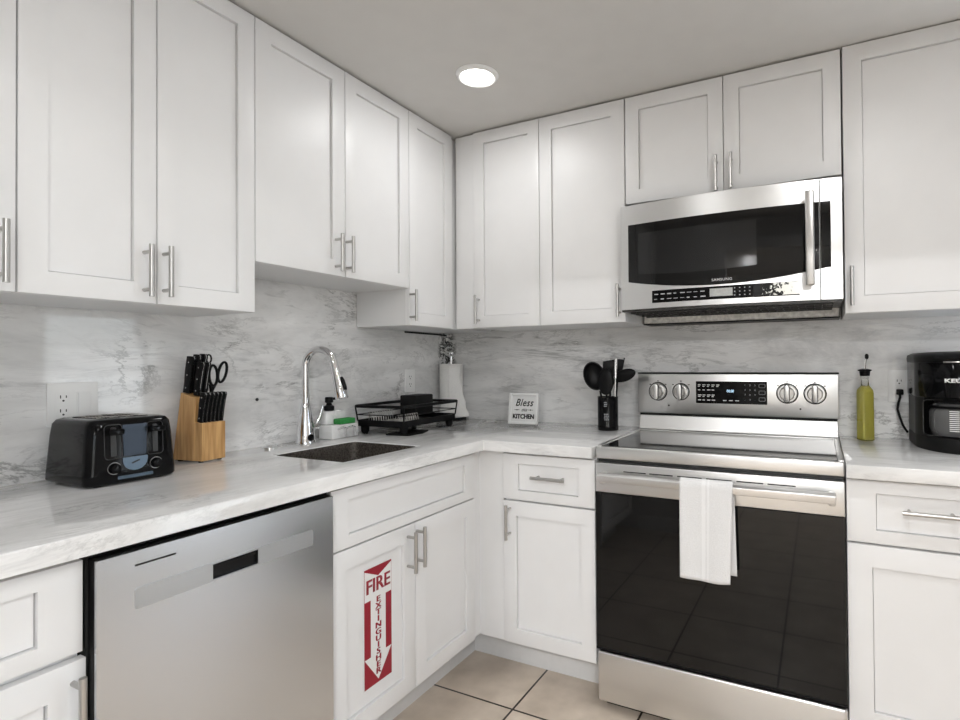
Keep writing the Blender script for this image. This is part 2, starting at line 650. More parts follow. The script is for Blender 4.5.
# ------------------------------------------------------------------ room shell
ZC = 2.2705
XW = 3.2
YF = -2.74
b = nb()
box(b, -0.14, XW + 0.12, -5.6, 0.72, -0.1, 0.0)
struct('floor', b, M['floor'])
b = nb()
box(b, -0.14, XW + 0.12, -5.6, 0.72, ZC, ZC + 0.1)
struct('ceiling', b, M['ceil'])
b = nb()
box(b, -0.14, -0.02, -2.86, 0.14, 0, ZC)
struct('wall_left', b, M['wall'])
b = nb()
box(b, -0.02, 2.42, 0.02, 0.14, 0, ZC)
struct('wall_back', b, M['wall'])
b = nb()
box(b, 2.42, XW + 0.12, 0.60, 0.72, 0, ZC)
box(b, 2.30, 2.42, 0.14, 0.72, 0, ZC)
struct('wall_alcove', b, M['wall'])
WY0, WY1, WZ1 = -0.55, 0.40, 2.06
b = nb()
box(b, XW, XW + 0.12, WY1, 0.60, 0, ZC)
HY0, HY1, HZ0, HZ1 = -4.85, -3.15, 0.60, 2.10
box(b, XW, XW + 0.12, HY1, WY0, 0, ZC)
box(b, XW, XW + 0.12, -5.5, HY0, 0, ZC)
box(b, XW, XW + 0.12, HY0, HY1, 0, HZ0)
box(b, XW, XW + 0.12, HY0, HY1, HZ1, ZC)
box(b, XW, XW + 0.12, WY0, WY1, WZ1, ZC)
struct('wall_right', b, M['wall'])
DX0, DX1, DZ = 1.22, 2.85, 2.04
b = nb()
box(b, -0.02, DX0, YF - 0.12, YF, 0, ZC)
box(b, DX1, XW, YF - 0.12, YF, 0, ZC)
box(b, DX0, DX1, YF - 0.12, YF, DZ, ZC)
struct('wall_front', b, M['wall'])
b = nb()
box(b, -0.14, -0.02, -5.5, -2.86, 0, ZC)
struct('wall_hall_left', b, M['wall'])
b = nb()
box(b, -0.14, XW, -5.6, -5.5, 0, ZC)
struct('wall_hall', b, M['wall'])
# casing of the doorway behind the photographer
b = nb()
for y0, y1 in ((YF, YF + 0.018),):
    box(b, DX0 - 0.09, DX0, y0, y1, 0, DZ + 0.09, 0.003)
    box(b, DX1, DX1 + 0.09, y0, y1, 0, DZ + 0.09, 0.003)
    box(b, DX0, DX1, y0, y1, DZ, DZ + 0.09, 0.003)
struct('trim_1', b, M['trim'])
b = nb()
box(b, 0.62, DX0 - 0.09, YF, YF + 0.014, 0, 0.10, 0.003)
box(b, DX1 + 0.09, XW, YF, YF + 0.014, 0, 0.10, 0.003)
struct('baseboard_front', b, M['trim'])
# glazed patio door with a blind over its upper half
dr = bpy.data.objects.new('door_1', None)
COL.objects.link(dr)
dr['kind'] = 'structure'
b = nb()
for y0, y1 in ((WY0, WY0 + 0.06), (WY1 - 0.06, WY1)):
    box(b, XW + 0.02, XW + 0.09, y0, y1, 0, WZ1, 0.003)
box(b, XW + 0.02, XW + 0.09, WY0 + 0.06, WY1 - 0.06, WZ1 - 0.07, WZ1, 0.003)
box(b, XW + 0.02, XW + 0.09, WY0 + 0.06, WY1 - 0.06, 0, 0.12, 0.003)
box(b, XW + 0.03, XW + 0.08, 0.17, 0.20, 0.12, WZ1 - 0.07, 0.003)
obj('frame', b, M['trim'], dr)
b = nb()
box(b, XW + 0.052, XW + 0.058, WY0 + 0.05, WY1 - 0.05, 0.11, WZ1 - 0.06)
obj('pane', b, M['pane'], dr, False)
b = nb()
z = WZ1 - 0.10
while z > 1.12:
    t_ = bmesh.new()
    bmesh.ops.create_cube(t_, size=1)
    for v in t_.verts:
        v.co = Vector((v.co.x * 0.034, v.co.y * (WY1 - WY0 - 0.14), v.co.z * 0.0014))
    merge(b, t_, Matrix.Translation((XW + 0.028, (WY0 + WY1) / 2, z)) @ Matrix.Rotation(math.radians(24), 4, 'Y'))
    z -= 0.034
obj('blind', b, M['slat'], dr, False)
b = nb()
box(b, XW + 0.12, XW + 4.0, -3, 3, -0.12, -0.02)
struct('ground', b, M['patio'])
# unseen hall opening with frame and pane, added to let the fill light in
wn = bpy.data.objects.new('added_window_1', None)
COL.objects.link(wn)
wn['kind'] = 'structure'
b = nb()
XA, XB = XW + 0.02, XW + 0.08
box(b, XA, XB, HY0, HY0 + 0.05, HZ0, HZ1)
box(b, XA, XB, HY1 - 0.05, HY1, HZ0, HZ1)
box(b, XA, XB, HY0 + 0.05, HY1 - 0.05, HZ0, HZ0 + 0.05)
box(b, XA, XB, HY0 + 0.05, HY1 - 0.05, HZ1 - 0.05, HZ1)
obj('frame', b, M['trim'], wn, False)
b = nb()
box(b, XW + 0.047, XW + 0.053, HY0 + 0.04, HY1 - 0.04, HZ0 + 0.04, HZ1 - 0.04)
obj('pane', b, M['pane'], wn, False)

# marble splashbacks (wall cladding)
b = nb()
box(b, -0.0195, 0.0, -2.70, 0.0, 0.874, 1.56)
struct('wall_splashback_left', b, M['mleft'])
b = nb()
box(b, 0.0, 2.40, 0.0, 0.0195, 0.874, 1.45)
struct('wall_splashback_back', b, M['mback'])

# ------------------------------------------------------------------ ceiling lights
G = 'recessed ceiling lights'
for i, (x, y, lb) in enumerate(((0.697, -0.756, 'round white recessed ceiling light glowing above the corner of the counters'),
                                (2.05, -1.35, 'added unseen round ceiling light in front of the range'),  # unseen kitchen lamps from here on, added to even out the light
                                (1.15, -2.0, 'added unseen round ceiling light above the dishwasher side'),
                                (2.35, -2.2, 'added unseen round ceiling light beside the doorway'),
                                (1.50, -3.9, 'added left fill light in the unseen hall behind the doorway'),  # unseen hall lamps, added to brighten splashback and base cabinets
                                (2.70, -3.9, 'added right fill light in the unseen hall behind the doorway'))):
    t = thing('ceiling_light', lb, 'light', (x, y, ZC), 0, G)
    b = nb()
    lathe(b, [(0.056, -0.004), (0.060, -0.010), (0.066, -0.0125), (0.074, -0.008), (0.0785, -0.001), (0.0785, 0.0)], seg=48, cap=False)
    obj('trim_ring', b, M['white'], t)
    b = nb()
    lathe(b, [(0.0, -0.020), (0.018, -0.0195), (0.036, -0.017), (0.050, -0.012), (0.0565, -0.0055)], seg=48, cap=False)
    obj('lens', b, M['lampglow'], t)
    l = area('lamp', (0, 0, -0.024), (0, 0, 0), 0.11, 0.11, LAMP_W * (0.4, 1.15, 0.5, 0.9, 8.0, 8.5)[i], (0.985, 0.99, 1.0), 'DISK')
    l.parent = t

# ------------------------------------------------------------------ wall cabinets, left run (local x -> world y, face towards +x)
RL = math.radians(90)
U = 0.2987
ZT = 2.264
cabinet('wall_cabinet', 'white wall cabinet at the left photo edge, only its door strip and handle showing', (0, -2.36, 0), RL, 0.449, 1.366, ZT, U,
        [('d', 0, 0.449, 1.366, ZT, ('v', 0.421, 1.447))], 'wall cabinets', stile=0.074)
cabinet('wall_cabinet', 'tall white two-door wall cabinet above the toaster and knife block', (0, -1.911, 0), RL, 0.549, 1.366, ZT, U,
        [('d', 0, 0.275, 1.366, ZT, ('v', 0.245, 1.447)), ('d', 0.275, 0.549, 1.366, ZT, ('v', 0.291, 1.450))], 'wall cabinets', stile=0.071)
cabinet('wall_cabinet', 'shorter white two-door wall cabinet above the sink and faucet', (0, -1.362, 0), RL, 0.695, 1.520, ZT, U,
        [('d', 0, 0.352, 1.520, ZT, ('v', 0.307, 1.600)), ('d', 0.352, 0.695, 1.520, ZT, ('v', 0.357, 1.601))], 'wall cabinets', stile=0.075)
cabinet('wall_cabinet', 'narrow white single-door wall cabinet in the corner above the dish rack', (0, -0.667, 0), RL, 0.665, 1.369, ZT, U,
        [('d', 0, 0.300, 1.369, ZT, ('v', 0.0035, 1.450))], 'wall cabinets', stile=0.074)

# ------------------------------------------------------------------ wall cabinets, back run
UR = 0.3497
b = nb()
box(b, 0.2995, 0.402, -0.340, -0.30, 1.3695, ZT - 0.002, 0.001)
tag(obj('filler_panel', b, M['cab'], None, False), 'narrow white filler strip in the corner between the two runs of wall cabinets', 'panel')
cabinet('wall_cabinet', 'white single-door wall cabinet with left-edge handle above the small framed sign', (0.403, 0, 0), 0, 0.339, 1.369, ZT, UR,
        [('d', 0, 0.339, 1.369, ZT, ('v', 0.030, 1.451))], 'wall cabinets', stile=0.073)
cabinet('wall_cabinet', 'white single-door wall cabinet directly left of the microwave', (0.742, 0, 0), 0, 0.384, 1.369, ZT, UR,
        [('d', 0, 0.384, 1.369, ZT, ('v', 0.360, 1.455))], 'wall cabinets', stile=0.078)
cabinet('wall_cabinet', 'short white two-door wall cabinet above the microwave', (1.128, 0, 0), 0, 0.760, 1.836, ZT, UR,
        [('d', 0, 0.377, 1.836, ZT, ('v', 0.353, 1.898)), ('d', 0.377, 0.760, 1.836, ZT, ('v', 0.405, 1.899))], 'wall cabinets', stile=0.074)
cabinet('wall_cabinet', 'white wall cabinet right of the microwave above the coffee maker', (1.891, 0, 0), 0, 0.47, 1.367, 2.268, UR,
        [('d', 0, 0.47, 1.367, 2.268, ('v', 0.0205, 1.456))], 'wall cabinets', stile=0.077)

# ------------------------------------------------------------------ base cabinets
BF = 0.62
cabinet('base_cabinet', 'white base cabinet left of the dishwasher with a drawer above a door', (0, -2.60, 0), RL, 0.669, 0.150, 0.873, BF,
        [('w', 0, 0.669, 0.696, 0.862), ('d', 0.006, 0.674, 0.150, 0.686, ('v', 0.653, 0.600))], 'base cabinets', kick=0.148)
cabinet('base_cabinet', 'white two-door sink base cabinet with a red sign on its left door', (0, -1.3715, 0), RL, 0.6985, 0.150, 0.70, BF,
        [('f', 0, 0.6985, 0.692, 0.864), ('d', 0, 0.350, 0.150, 0.690, ('v', 0.311, 0.606)), ('d', 0.350, 0.6985, 0.150, 0.690, ('v', 0.356, 0.612))],
        'base cabinets', kick=0.148)
# corner filler: an L of two upright strips
t = thing('corner_filler', 'white corner filler strips between the sink cabinet and the drawer cabinet', 'panel', (0, 0, 0))
b = nb()
box(b, 0.5, 0.607, -0.671, -0.62, 0.148, 0.868)
box(b, 0.607, 0.719, -0.622, -0.60, 0.145, 0.868, 0.001)
obj('filler_strip', b, M['cab'], t, False)
b = nb()
box(b, 0.48, 0.5, -0.672, -0.48, 0, 0.1475)
box(b, 0.5, 0.7207, -0.5, -0.48, 0, 0.1475)
obj('toe_kick', b, M['kick'], t, False)
cabinet('base_cabinet', 'white base cabinet left of the range, one drawer above one door', (0.720, 0, 0), 0, 0.379, 0.146, 0.873, 0.630,
        [('w', 0, 0.379, 0.690, 0.865, ('h', 0.204, 0.786)), ('d', 0, 0.379, 0.146, 0.686, ('v', 0.0315, 0.609))], 'base cabinets', kick=0.148)
cabinet('base_cabinet', 'white base cabinet right of the range, partly cut off by the photo edge', (1.8765, 0, 0), 0, 0.47, 0.146, 0.873, 0.632,
        [('w', 0, 0.47, 0.688, 0.869, ('h', 0.202, 0.791)), ('d', 0, 0.47, 0.146, 0.684, ('v', 0.444, 0.60))], 'base cabinets', kick=0.148, stile=0.086)

# ------------------------------------------------------------------ worktops
CT, CB = 0.914, 0.8745
CF = 0.6525
SX0, SX1, SY0, SY1 = 0.20, 0.522, -1.235, -0.875
b = nb()
xs = [0.001, SX0, SX1, CF]
ys = [-2.66, SY0, SY1, -0.6635]
t_ = bmesh.new()
quads = []
for i in range(3):
    for j in range(3):
        if i == 1 and j == 1:
            continue
        quads.append((xs[i], xs[i + 1], ys[j], ys[j + 1]))
quads += [(0.001, SX0, -0.6635, -0.001), (SX0, SX1, -0.6635, -0.001), (SX1, CF, -0.6635, -0.001), (CF, 1.0990, -0.6635, -0.001)]
vd = {}


def gv(x, y):
    k = (round(x, 5), round(y, 5))
    if k not in vd:
        vd[k] = t_.verts.new((x, y, CT))
    return vd[k]


for x0, x1, y0, y1 in quads:
    f = t_.faces.new((gv(x0, y0), gv(x1, y0), gv(x1, y1), gv(x0, y1)))
r = bmesh.ops.extrude_face_region(t_, geom=t_.faces[:])
for g in r['geom']:
    if isinstance(g, bmesh.types.BMVert):
        g.co.z = CB
bmesh.ops.recalc_face_normals(t_, faces=t_.faces[:])
ed = [e for e in t_.edges if len(e.link_faces) == 2 and abs(e.verts[0].co.z - CT) < 1e-5 and abs(e.verts[1].co.z - CT) < 1e-5 and e.calc_face_angle(0) > 1]
bmesh.ops.bevel(t_, geom=ed, offset=0.003, segments=2, profile=0.5, affect='EDGES')
merge(b, t_)
ctop = obj('worktop', b, [M['cleft'], M['cback']], None, True, 50)
for p in ctop.data.polygons:
    if p.center.x > CF - 0.01 and p.center.y > -0.67:
        p.material_index = 1
tag(ctop, 'polished white marble worktop running round the corner with the sink cut into it', 'worktop')
b = nb()
box(b, 1.8768, 2.37, -0.664, -0.001, CB, CT, 0.003)
tag(obj('worktop', b, M['cback'], None, True, 50), 'short white marble worktop right of the range under the coffee maker', 'worktop')

# sink bowl
t = thing('sink', 'dark stainless steel sink bowl set under the marble worktop', 'sink', ((SX0 + SX1) / 2, (SY0 + SY1) / 2, 0.70))
b = nb()
hx, hy = (SX1 - SX0) / 2, (SY1 - SY0) / 2
outer = rrect(-hx - 0.018, hx + 0.018, -hy - 0.018, hy + 0.018, 0.03)
prof = [(-0.0012, 0.2105), (-0.0025, 0.2105), (-0.004, 0.165), (-0.007, 0.04), (-0.012, 0.012), (-0.04, 0.004)]
rings = []
for off, zz in prof:
    rings.append([b.verts.new((x, y, zz)) for x, y in rrect(-hx - off, hx + off, -hy - off, hy + off, 0.03)])
n_ = len(rings[0])
for A, B in zip(rings, rings[1:]):
    for k in range(n_):
        b.faces.new((A[k], A[(k + 1) % n_], B[(k + 1) % n_], B[k]))
b.faces.new(rings[-1])
obj('bowl', b, M['sinksteel'], t)
b = nb()
lathe(b, [(0.045, 0.0045), (0.045, 0.008), (0.036, 0.009), (0.030, 0.006), (0.0, 0.006)], seg=28, cap=False)
obj('drain', b, M['chrome'], t)

# ------------------------------------------------------------------ dishwasher (local x -> world y)
t = thing('dishwasher', 'stainless steel dishwasher with pocket handle under the left worktop', 'dishwasher', (0, -1.927, 0), RL)
b = nb()
box(b, 0.0, 0.549, -0.615, -0.03, 0.09, 0.868)
box(b, 0.03, 0.52, -0.5, -0.48, 0.0, 0.09)
obj('tub', b, M['darkgap'], t, False)
b = nb()
box(b, 0.003, 0.538, -0.640, -0.616, 0.11, 0.860, 0.002)
obj('door_core', b, M['black'], t, False)
# steel skin built as a plate with the pocket opening
b = nb()
px0, px1, pz0, pz1 = 0.212, 0.322, 0.752, 0.784
box(b, 0.003, px0, -0.647, -0.6402, 0.11, 0.858)
box(b, px1, 0.539, -0.647, -0.6402, 0.11, 0.858)
box(b, px0, px1, -0.647, -0.6402, 0.11, pz0)
box(b, px0, px1, -0.647, -0.6402, pz1, 0.858)
dk = obj('door', b, M['steelv'], t, False)
b = nb()
for poly in (rrect(0.065, px0 + 0.002, 0.748, 0.788, 0.005), rrect(px1 - 0.002, 0.474, 0.748, 0.788, 0.005)):
    prism(b, poly, 0.0012, lambda u, v, w_: (u, -0.6471 - w_, v))
box(b, px0, px1, -0.6483, -0.6471, 0.748, pz0)
box(b, px0, px1, -0.6483, -0.6471, pz1, 0.788)
obj('handle_plate', b, M['steelplate'], dk, False)
b = nb()
box(b, px0 + 0.002, px1 - 0.002, -0.6408, -0.6402, pz0, pz1)
box(b, px0 + 0.004, px1 - 0.004, -0.646, -0.641, pz1 - 0.010, pz1 - 0.002, 0.002)
obj('handle_pocket', b, M['blackgloss'], dk, False)
b = nb()
box(b, 0.065, 0.139, -0.6478, -0.6471, 0.8295, 0.833)
obj('vent_slot', b, M['blackp'], dk, False)

# ------------------------------------------------------------------ range
RX0, RW = 1.1045, 0.771
t = thing('range', 'stainless steel electric range with black oven door and glass cooktop', 'range', (RX0, 0, 0))
RYF = -0.648
b = nb()
box(b, 0.003, RW - 0.003, -0.618, -0.022, 0.045, 0.896)
obj('body', b, M['dark'], t, False)
for x in (0.06, RW - 0.06):
    for y in (-0.55, -0.08):
        b = nb()
        lathe(b, [(0.022, 0.0), (0.022, 0.012), (0.012, 0.02), (0.012, 0.046)], (x, y, 0), 16)
        obj('levelling_foot', b, M['black'], t)
# cooktop frame with sunk glass
b = nb()
box(b, 0.004, RW - 0.002, RYF, -0.628, 0.8745, 0.916, 0.004)
box(b, 0.004, 0.018, -0.629, -0.12, 0.897, 0.9195, 0.002)
box(b, RW - 0.018, RW - 0.002, -0.629, -0.12, 0.897, 0.9195, 0.002)
box(b, 0.004, RW - 0.002, -0.138, -0.10, 0.897, 0.9195, 0.003)
obj('cooktop_frame', b, M['steel'], t, True, 50)
b = nb()
box(b, 0.0185, RW - 0.0185, -0.6275, -0.1385, 0.897, 0.9165, 0.001)
obj('glass_cooktop', b, M['glasstop'], t, False)
# lower backguard, sloping
b = nb()
prism(b, [(-0.022, 0.897), (-0.116, 0.921), (-0.113, 0.929), (-0.103, 0.979), (-0.022, 0.979)], RW - 0.006, lambda u, v, w_: (0.002 + w_, u, v), 0.0015)
obj('backguard', b, M['steel'], t, False)
b = nb()
box(b, 0.0, RW - 0.004, -0.096, -0.022, 0.979, 0.987)
obj('backguard_gap', b, M['darkgap'], t, False)
b = nb()
box(b, -0.010, RW + 0.002, -0.092, -0.022, 0.987, 1.158, 0.003)
cpn = obj('control_panel', b, M['steel'], t, True, 50)
b = nb()
box(b, -0.011, RW + 0.003, -0.093, -0.022, 1.1582, 1.1635, 0.001)
obj('panel_cap', b, M['black'], t, False)
b = nb()
prism(b, rrect(1.346 - RX0, 1.625 - RX0, 1.035, 1.127, 0.003), 0.0012, lambda u, v, w_: (u, -0.0921 - w_, v))
dsp = obj('display', b, M['blackgloss'], t, False)
b = nb()
rnd = random.Random(3)
yy = -0.0934
for r_ in range(4):
    zc = 1.112 - r_ * 0.021
    for c_ in range(5 if r_ < 2 else 4):
        xx = 0.250 + c_ * 0.0185
        ww = rnd.uniform(0.009, 0.015)
        if r_ == 1 and c_ == 4:
            continue
        box(b, xx, xx + ww, yy - 0.0004, yy, zc - 0.0016, zc + 0.0016)
        if r_ % 2 == 0:
            box(b, xx, xx + ww * 0.7, yy - 0.0004, yy, zc - 0.0076, zc - 0.0050)
for c_ in range(3):
    box(b, 0.351 + c_ * 0.024, 0.351 + c_ * 0.024 + 0.014, yy - 0.0004, yy, 1.047, 1.0505)
obj('panel_lettering', b, M['whitep'], dsp, False)
b = nb()
for r_ in range(4):
    for c_ in range(3):
        textmesh(b, '123456789 0 '[r_ * 3 + c_] if '123456789 0 '[r_ * 3 + c_] != ' ' else '.', 0.0095,
                 lambda u, v, w_, r_=r_, c_=c_: (0.437 + c_ * 0.019 + u, yy - w_, 1.112 - r_ * 0.0195 + v), depth=0.0004)
obj('keypad_digits', b, M['greyp'], dsp, False)
b = nb()
for k in range(3):
    zc = 1.110 - k * 0.027
    o_ = rrect(0.490, 0.513, zc - 0.007, zc + 0.007, 0.003, 3)
    tube(b, [(u, yy - 0.0003, v) for u, v in o_], 0.0006, 5, True)
obj('button_outline', b, M['greyp'], dsp)
b = nb()
textmesh(b, '00:00', 0.016, lambda u, v, w_: (0.380 + u, yy - w_, 1.087 + v), depth=0.0004, sx=0.8)
obj('clock_digits', b, M['digit'], dsp, False)
for i, kx in enumerate((1.184, 1.283, 1.698, 1.796)):
    kx -= RX0
    b = nb()
    rr_ = 0.038 if i != 1 else 0.034
    lathe(b, [(rr_ + 0.0025, 0.0), (rr_ + 0.0025, 0.0012), (rr_, 0.0014)], (kx, -0.0921, 1.082), 32, 'y')
    kn = obj('knob', b, M['black'], t)
    b = nb()
    lathe(b, [(rr_ - 0.001, 0.0014), (rr_ - 0.001, 0.004), (rr_ - 0.004, 0.0075)], (kx, -0.0921, 1.082), 32, 'y')
    obj('knob_dial', b, M['steel'], kn)
    b = nb()
    lathe(b, [(rr_ - 0.010, 0.008), (rr_ - 0.011, 0.028), (rr_ - 0.014, 0.031)], (kx, -0.0921, 1.082), 28, 'y')
    obj('knob_skirt', b, M['nickel'], kn)
    b = nb()
    prism(b, rrect(-0.0085, 0.0085, -0.033, 0.033, 0.008, 4), 0.012, lambda u, v, w_, kx=kx: (kx + u, -0.1246 - w_, 1.082 + v), 0.002)
    obj('knob_grip', b, M['steel'], kn)
    b = nb()
    prism(b, rrect(-0.0105, 0.0105, -0.035, 0.035, 0.010, 4), 0.0014, lambda u, v, w_, kx=kx: (kx + u, -0.1232 - w_, 1.082 + v))
    obj('grip_shadow_gap', b, M['black'], kn)
    b = nb()
    for a in (-48, 0, 48):
        cx_, cz_ = kx + 0.045 * math.sin(math.radians(a)), 1.082 + 0.045 * math.cos(math.radians(a))
        box(b, cx_ - 0.0035, cx_ + 0.0035, -0.0926, -0.0921, cz_ - 0.0018, cz_ + 0.0018)
    obj('dial_marks', b, M['blackp'], kn, False)
for x in (0.126, 0.640):
    b = nb()
    lathe(b, [(0.0035, 0.0), (0.0035, 0.0012)], (x, -0.0921, 1.022), 12, 'y')
    obj('indicator_light', b, M['blackp'], cpn)
# oven door
b = nb()
box(b, 0.002, RW - 0.002, RYF, -0.620, 0.7585, 0.8600, 0.003)
dor = obj('oven_door', b, M['steel'], t, True, 50)
b = nb()
box(b, 0.002, RW - 0.002, RYF, -0.620, 0.2215, 0.758, 0.002)
obj('oven_glass', b, M['glassblack'], dor, False)
b = nb()
box(b, 0.002, RW - 0.002, -0.648, -0.622, 0.214, 0.2213)
obj('door_bottom_edge', b, M['black'], dor, False)
for x0 in (0.105, 0.195, 0.288, 0.380, 0.472, 0.562):
    b = nb()
    box(b, x0, x0 + 0.078, -0.6486, -0.6478, 0.8335, 0.8372)
    obj('door_vent', b, M['blackp'], dor, False)
b = nb()
prism(b, [(-0.690, 0.803), (-0.707, 0.806), (-0.710, 0.829), (-0.693, 0.836), (-0.683, 0.831), (-0.683, 0.807)], 0.715, lambda u, v, w_: (0.030 + w_, u, v), 0.002)
for x0 in (0.030, 0.727):
    box(b, x0, x0 + 0.018, -0.690, -0.6475, 0.796, 0.831, 0.004)
obj('oven_handle', b, M['steel'], dor, True, 50)
# storage drawer
b = nb()
box(b, 0.006, RW - 0.002, RYF - 0.002, -0.620, 0.036, 0.207, 0.008, 3)
obj('drawer', b, M['steel'], t, True, 50)
b = nb()
box(b, 0.02, RW - 0.02, -0.60, -0.58, 0.004, 0.0355)
obj('kick_plate', b, M['black'], t, False)

# towel on the oven handle
b = nb()
x0, x1 = 1.414, 1.5735
NX = 28


def towel_pt(i, s):
    """s runs from the back hem over the bar to the front hem"""
    u = i / NX
    x = x0 + (x1 - x0) * u
    front, back, r_ = 0.290 + 0.004 * math.sin(u * 3), 0.274, 0.0165
    zt = 0.8380
    if s < 0.40:
        k = s / 0.40
        y, z_ = -0.6785 + 0.0, zt - 0.012 - back * (1 - k)
        x += 0.006 * (1 - k)
    elif s < 0.50:
        a = (s - 0.40) / 0.10 * PI
        y, z_ = -0.6950 + 0.0165 * math.cos(a) * 1.05, zt - 0.012 + 0.0165 * math.sin(a)
    else:
        k = (s - 0.50) / 0.50
        y, z_ = -0.7128 - 0.004 * math.sin(u * 9 + 1) * k, zt - 0.012 - front * k
        x -= 0.013 * k * max(0.0, u - 0.25)
    return (x, y, z_)


NS = 60
grid = [[b.verts.new(towel_pt(i, j / NS)) for i in range(NX + 1)] for j in range(NS + 1)]
for j in range(NS):
    for i in range(NX):
        f = b.faces.new((grid[j][i], grid[j][i + 1], grid[j + 1][i + 1], grid[j + 1][i]))
        if i in (12, 13, 15):
            f.material_index = 1
tw = obj('dish_towel', b, [M['towel'], M['towelstripe']], None, True, 60)
sm = tw.modifiers.new('thickness', 'SOLIDIFY')
sm.thickness = 0.0028
sm.offset = 0.0
tag(tw, 'white dish towel with a pale centre stripe hanging over the oven door handle', 'towel')

# ------------------------------------------------------------------ microwave
t = thing('microwave', 'stainless over-the-range microwave mounted under the short wall cabinet', 'microwave', (1.123, 0, 1.41))
MW = 0.764


def bow(x):
    k = (x - MW / 2) / (MW / 2)
    return -0.402 - 0.030 * (1 - min(1.0, k * k))


def bowed(bm, outline_fn, xs, t0, t1):
    """plate following the bowed front: outline_fn(x) -> (z0, z1); t0/t1 offsets in front of the bow"""
    t2 = bmesh.new()
    cols = []
    for x in xs:
        za, zb_ = outline_fn(x)
        cols.append([t2.verts.new((x, bow(x) - o_, z_)) for o_, z_ in ((t0, za), (t1, za), (t1, zb_), (t0, zb_))])
    for A, B in zip(cols, cols[1:]):
        for k in range(4):
            t2.faces.new((A[k], A[(k + 1) % 4], B[(k + 1) % 4], B[k]))
    t2.faces.new(cols[0])
    t2.faces.new(cols[-1][::-1])
    bmesh.ops.recalc_face_normals(t2, faces=t2.faces[:])
    merge(bm, t2)


def lin(a, c, n):
    return [a + (c - a) * i / n for i in range(n + 1)]


b = nb()
box(b, 0.003, MW - 0.003, -0.3995, -0.002, 0.003, 0.4035)
obj('case', b, M['dark'], t, False)
zo = 1.41
SE = 1.820 - 1.124
b = nb()
bowed(b, lambda x: (0.002, 0.4035), lin(0.002, SE - 0.0015, 28), -0.025, 0.0)
mdoor = obj('door', b, M['steel'], t, True, 30)
b = nb()
bowed(b, lambda x: (0.002, 0.4035), lin(SE + 0.0015, MW - 0.002, 6), -0.025, 0.0)
obj('side_panel', b, M['steel'], t, True, 30)


def win(x):
    lo = 1.519 - zo - 0.036 * max(0.0, 1 - ((x - 0.372) / 0.345) ** 2)
    return lo, 1.737 - zo


b = nb()
bowed(b, win, lin(0.034, SE - 0.002, 40), 0.0, 0.0018)
bowed(b, win, lin(SE + 0.002, 0.728, 4), 0.0, 0.0018)
obj('window_glass', b, M['glassblack'], mdoor, True, 30)
b = nb()
bowed(b, lambda x: (1.535 - zo + 0.012 * abs((x - 0.3) / 0.25) ** 2, 1.700 - zo), lin(0.075, 0.50, 24), 0.0018, 0.0021)
obj('window_mesh', b, simple('microwave_mesh', (0.012, 0.0125, 0.013), 0.12, coat=0.2), mdoor, True, 30)
b = nb()
textmesh(b, 'SAMSUNG', 0.0125, lambda u, v, w_: (0.384 + u, bow(0.384 + u) - 0.0019 - w_, 1.4995 - zo + v), depth=0.0004, bold=0.0003, sx=1.15, space=1.1)
obj('brand_lettering', b, simple('badge_grey', (0.55, 0.55, 0.55), 0.4), mdoor, False)
b = nb()
bowed(b, lambda x: (1.431 - zo, 1.477 - zo), lin(1.253 - 1.124, 1.757 - 1.124, 24), 0.0, 0.0015)
mcp = obj('control_strip', b, M['blackgloss'], t, True, 30)
b = nb()
bowed(b, lambda x: (1.434 - zo, 1.476 - zo), lin(1.612 - 1.124, 1.757 - 1.124, 14), 0.0003, 0.0019)
lb = obj('peeling_film', b, M['peel'], mcp, True, 30)
lb['label'] = 'scuffed silver film'
b = nb()
bowed(b, lambda x: (1.441 - zo, 1.469 - zo), lin(1.466 - 1.124, 1.544 - 1.124, 6), 0.0015, 0.0021)
obj('display', b, M['lcd'], mcp, True, 30)
b = nb()
rnd = random.Random(5)
for r_ in range(2):
    for c_ in range(8):
        xx = 0.138 + c_ * 0.0245
        ww = rnd.uniform(0.010, 0.018)
        hh = rnd.uniform(0.0008, 0.0022)
        zc = 1.4625 - zo - r_ * 0.0185
        bowed(b, lambda x, zc=zc, hh=hh: (zc - hh, zc + hh), [xx, xx + ww], 0.0015, 0.0019)
for r_ in range(3):
    for c_ in range(4):
        xx = 0.425 + c_ * 0.0165
        zc = 1.467 - zo - r_ * 0.0125
        bowed(b, lambda x, zc=zc: (zc - 0.0016, zc + 0.0016), [xx, xx + 0.004], 0.0015, 0.0019)
obj('button_marks', b, M['greyp'], mcp, False)
b = nb()
hx_ = 1.790 - 1.124
yb = bow(hx_)
box(b, hx_ - 0.0135, hx_ + 0.0135, yb - 0.052, yb - 0.036, 1.456 - zo, 1.766 - zo, 0.005, 3)
for zc in (1.474 - zo, 1.748 - zo):
    box(b, hx_ - 0.009, hx_ + 0.009, yb - 0.040, yb - 0.0012, zc - 0.012, zc + 0.012, 0.002)
obj('handle', b, M['nickel'], mdoor, True, 50)
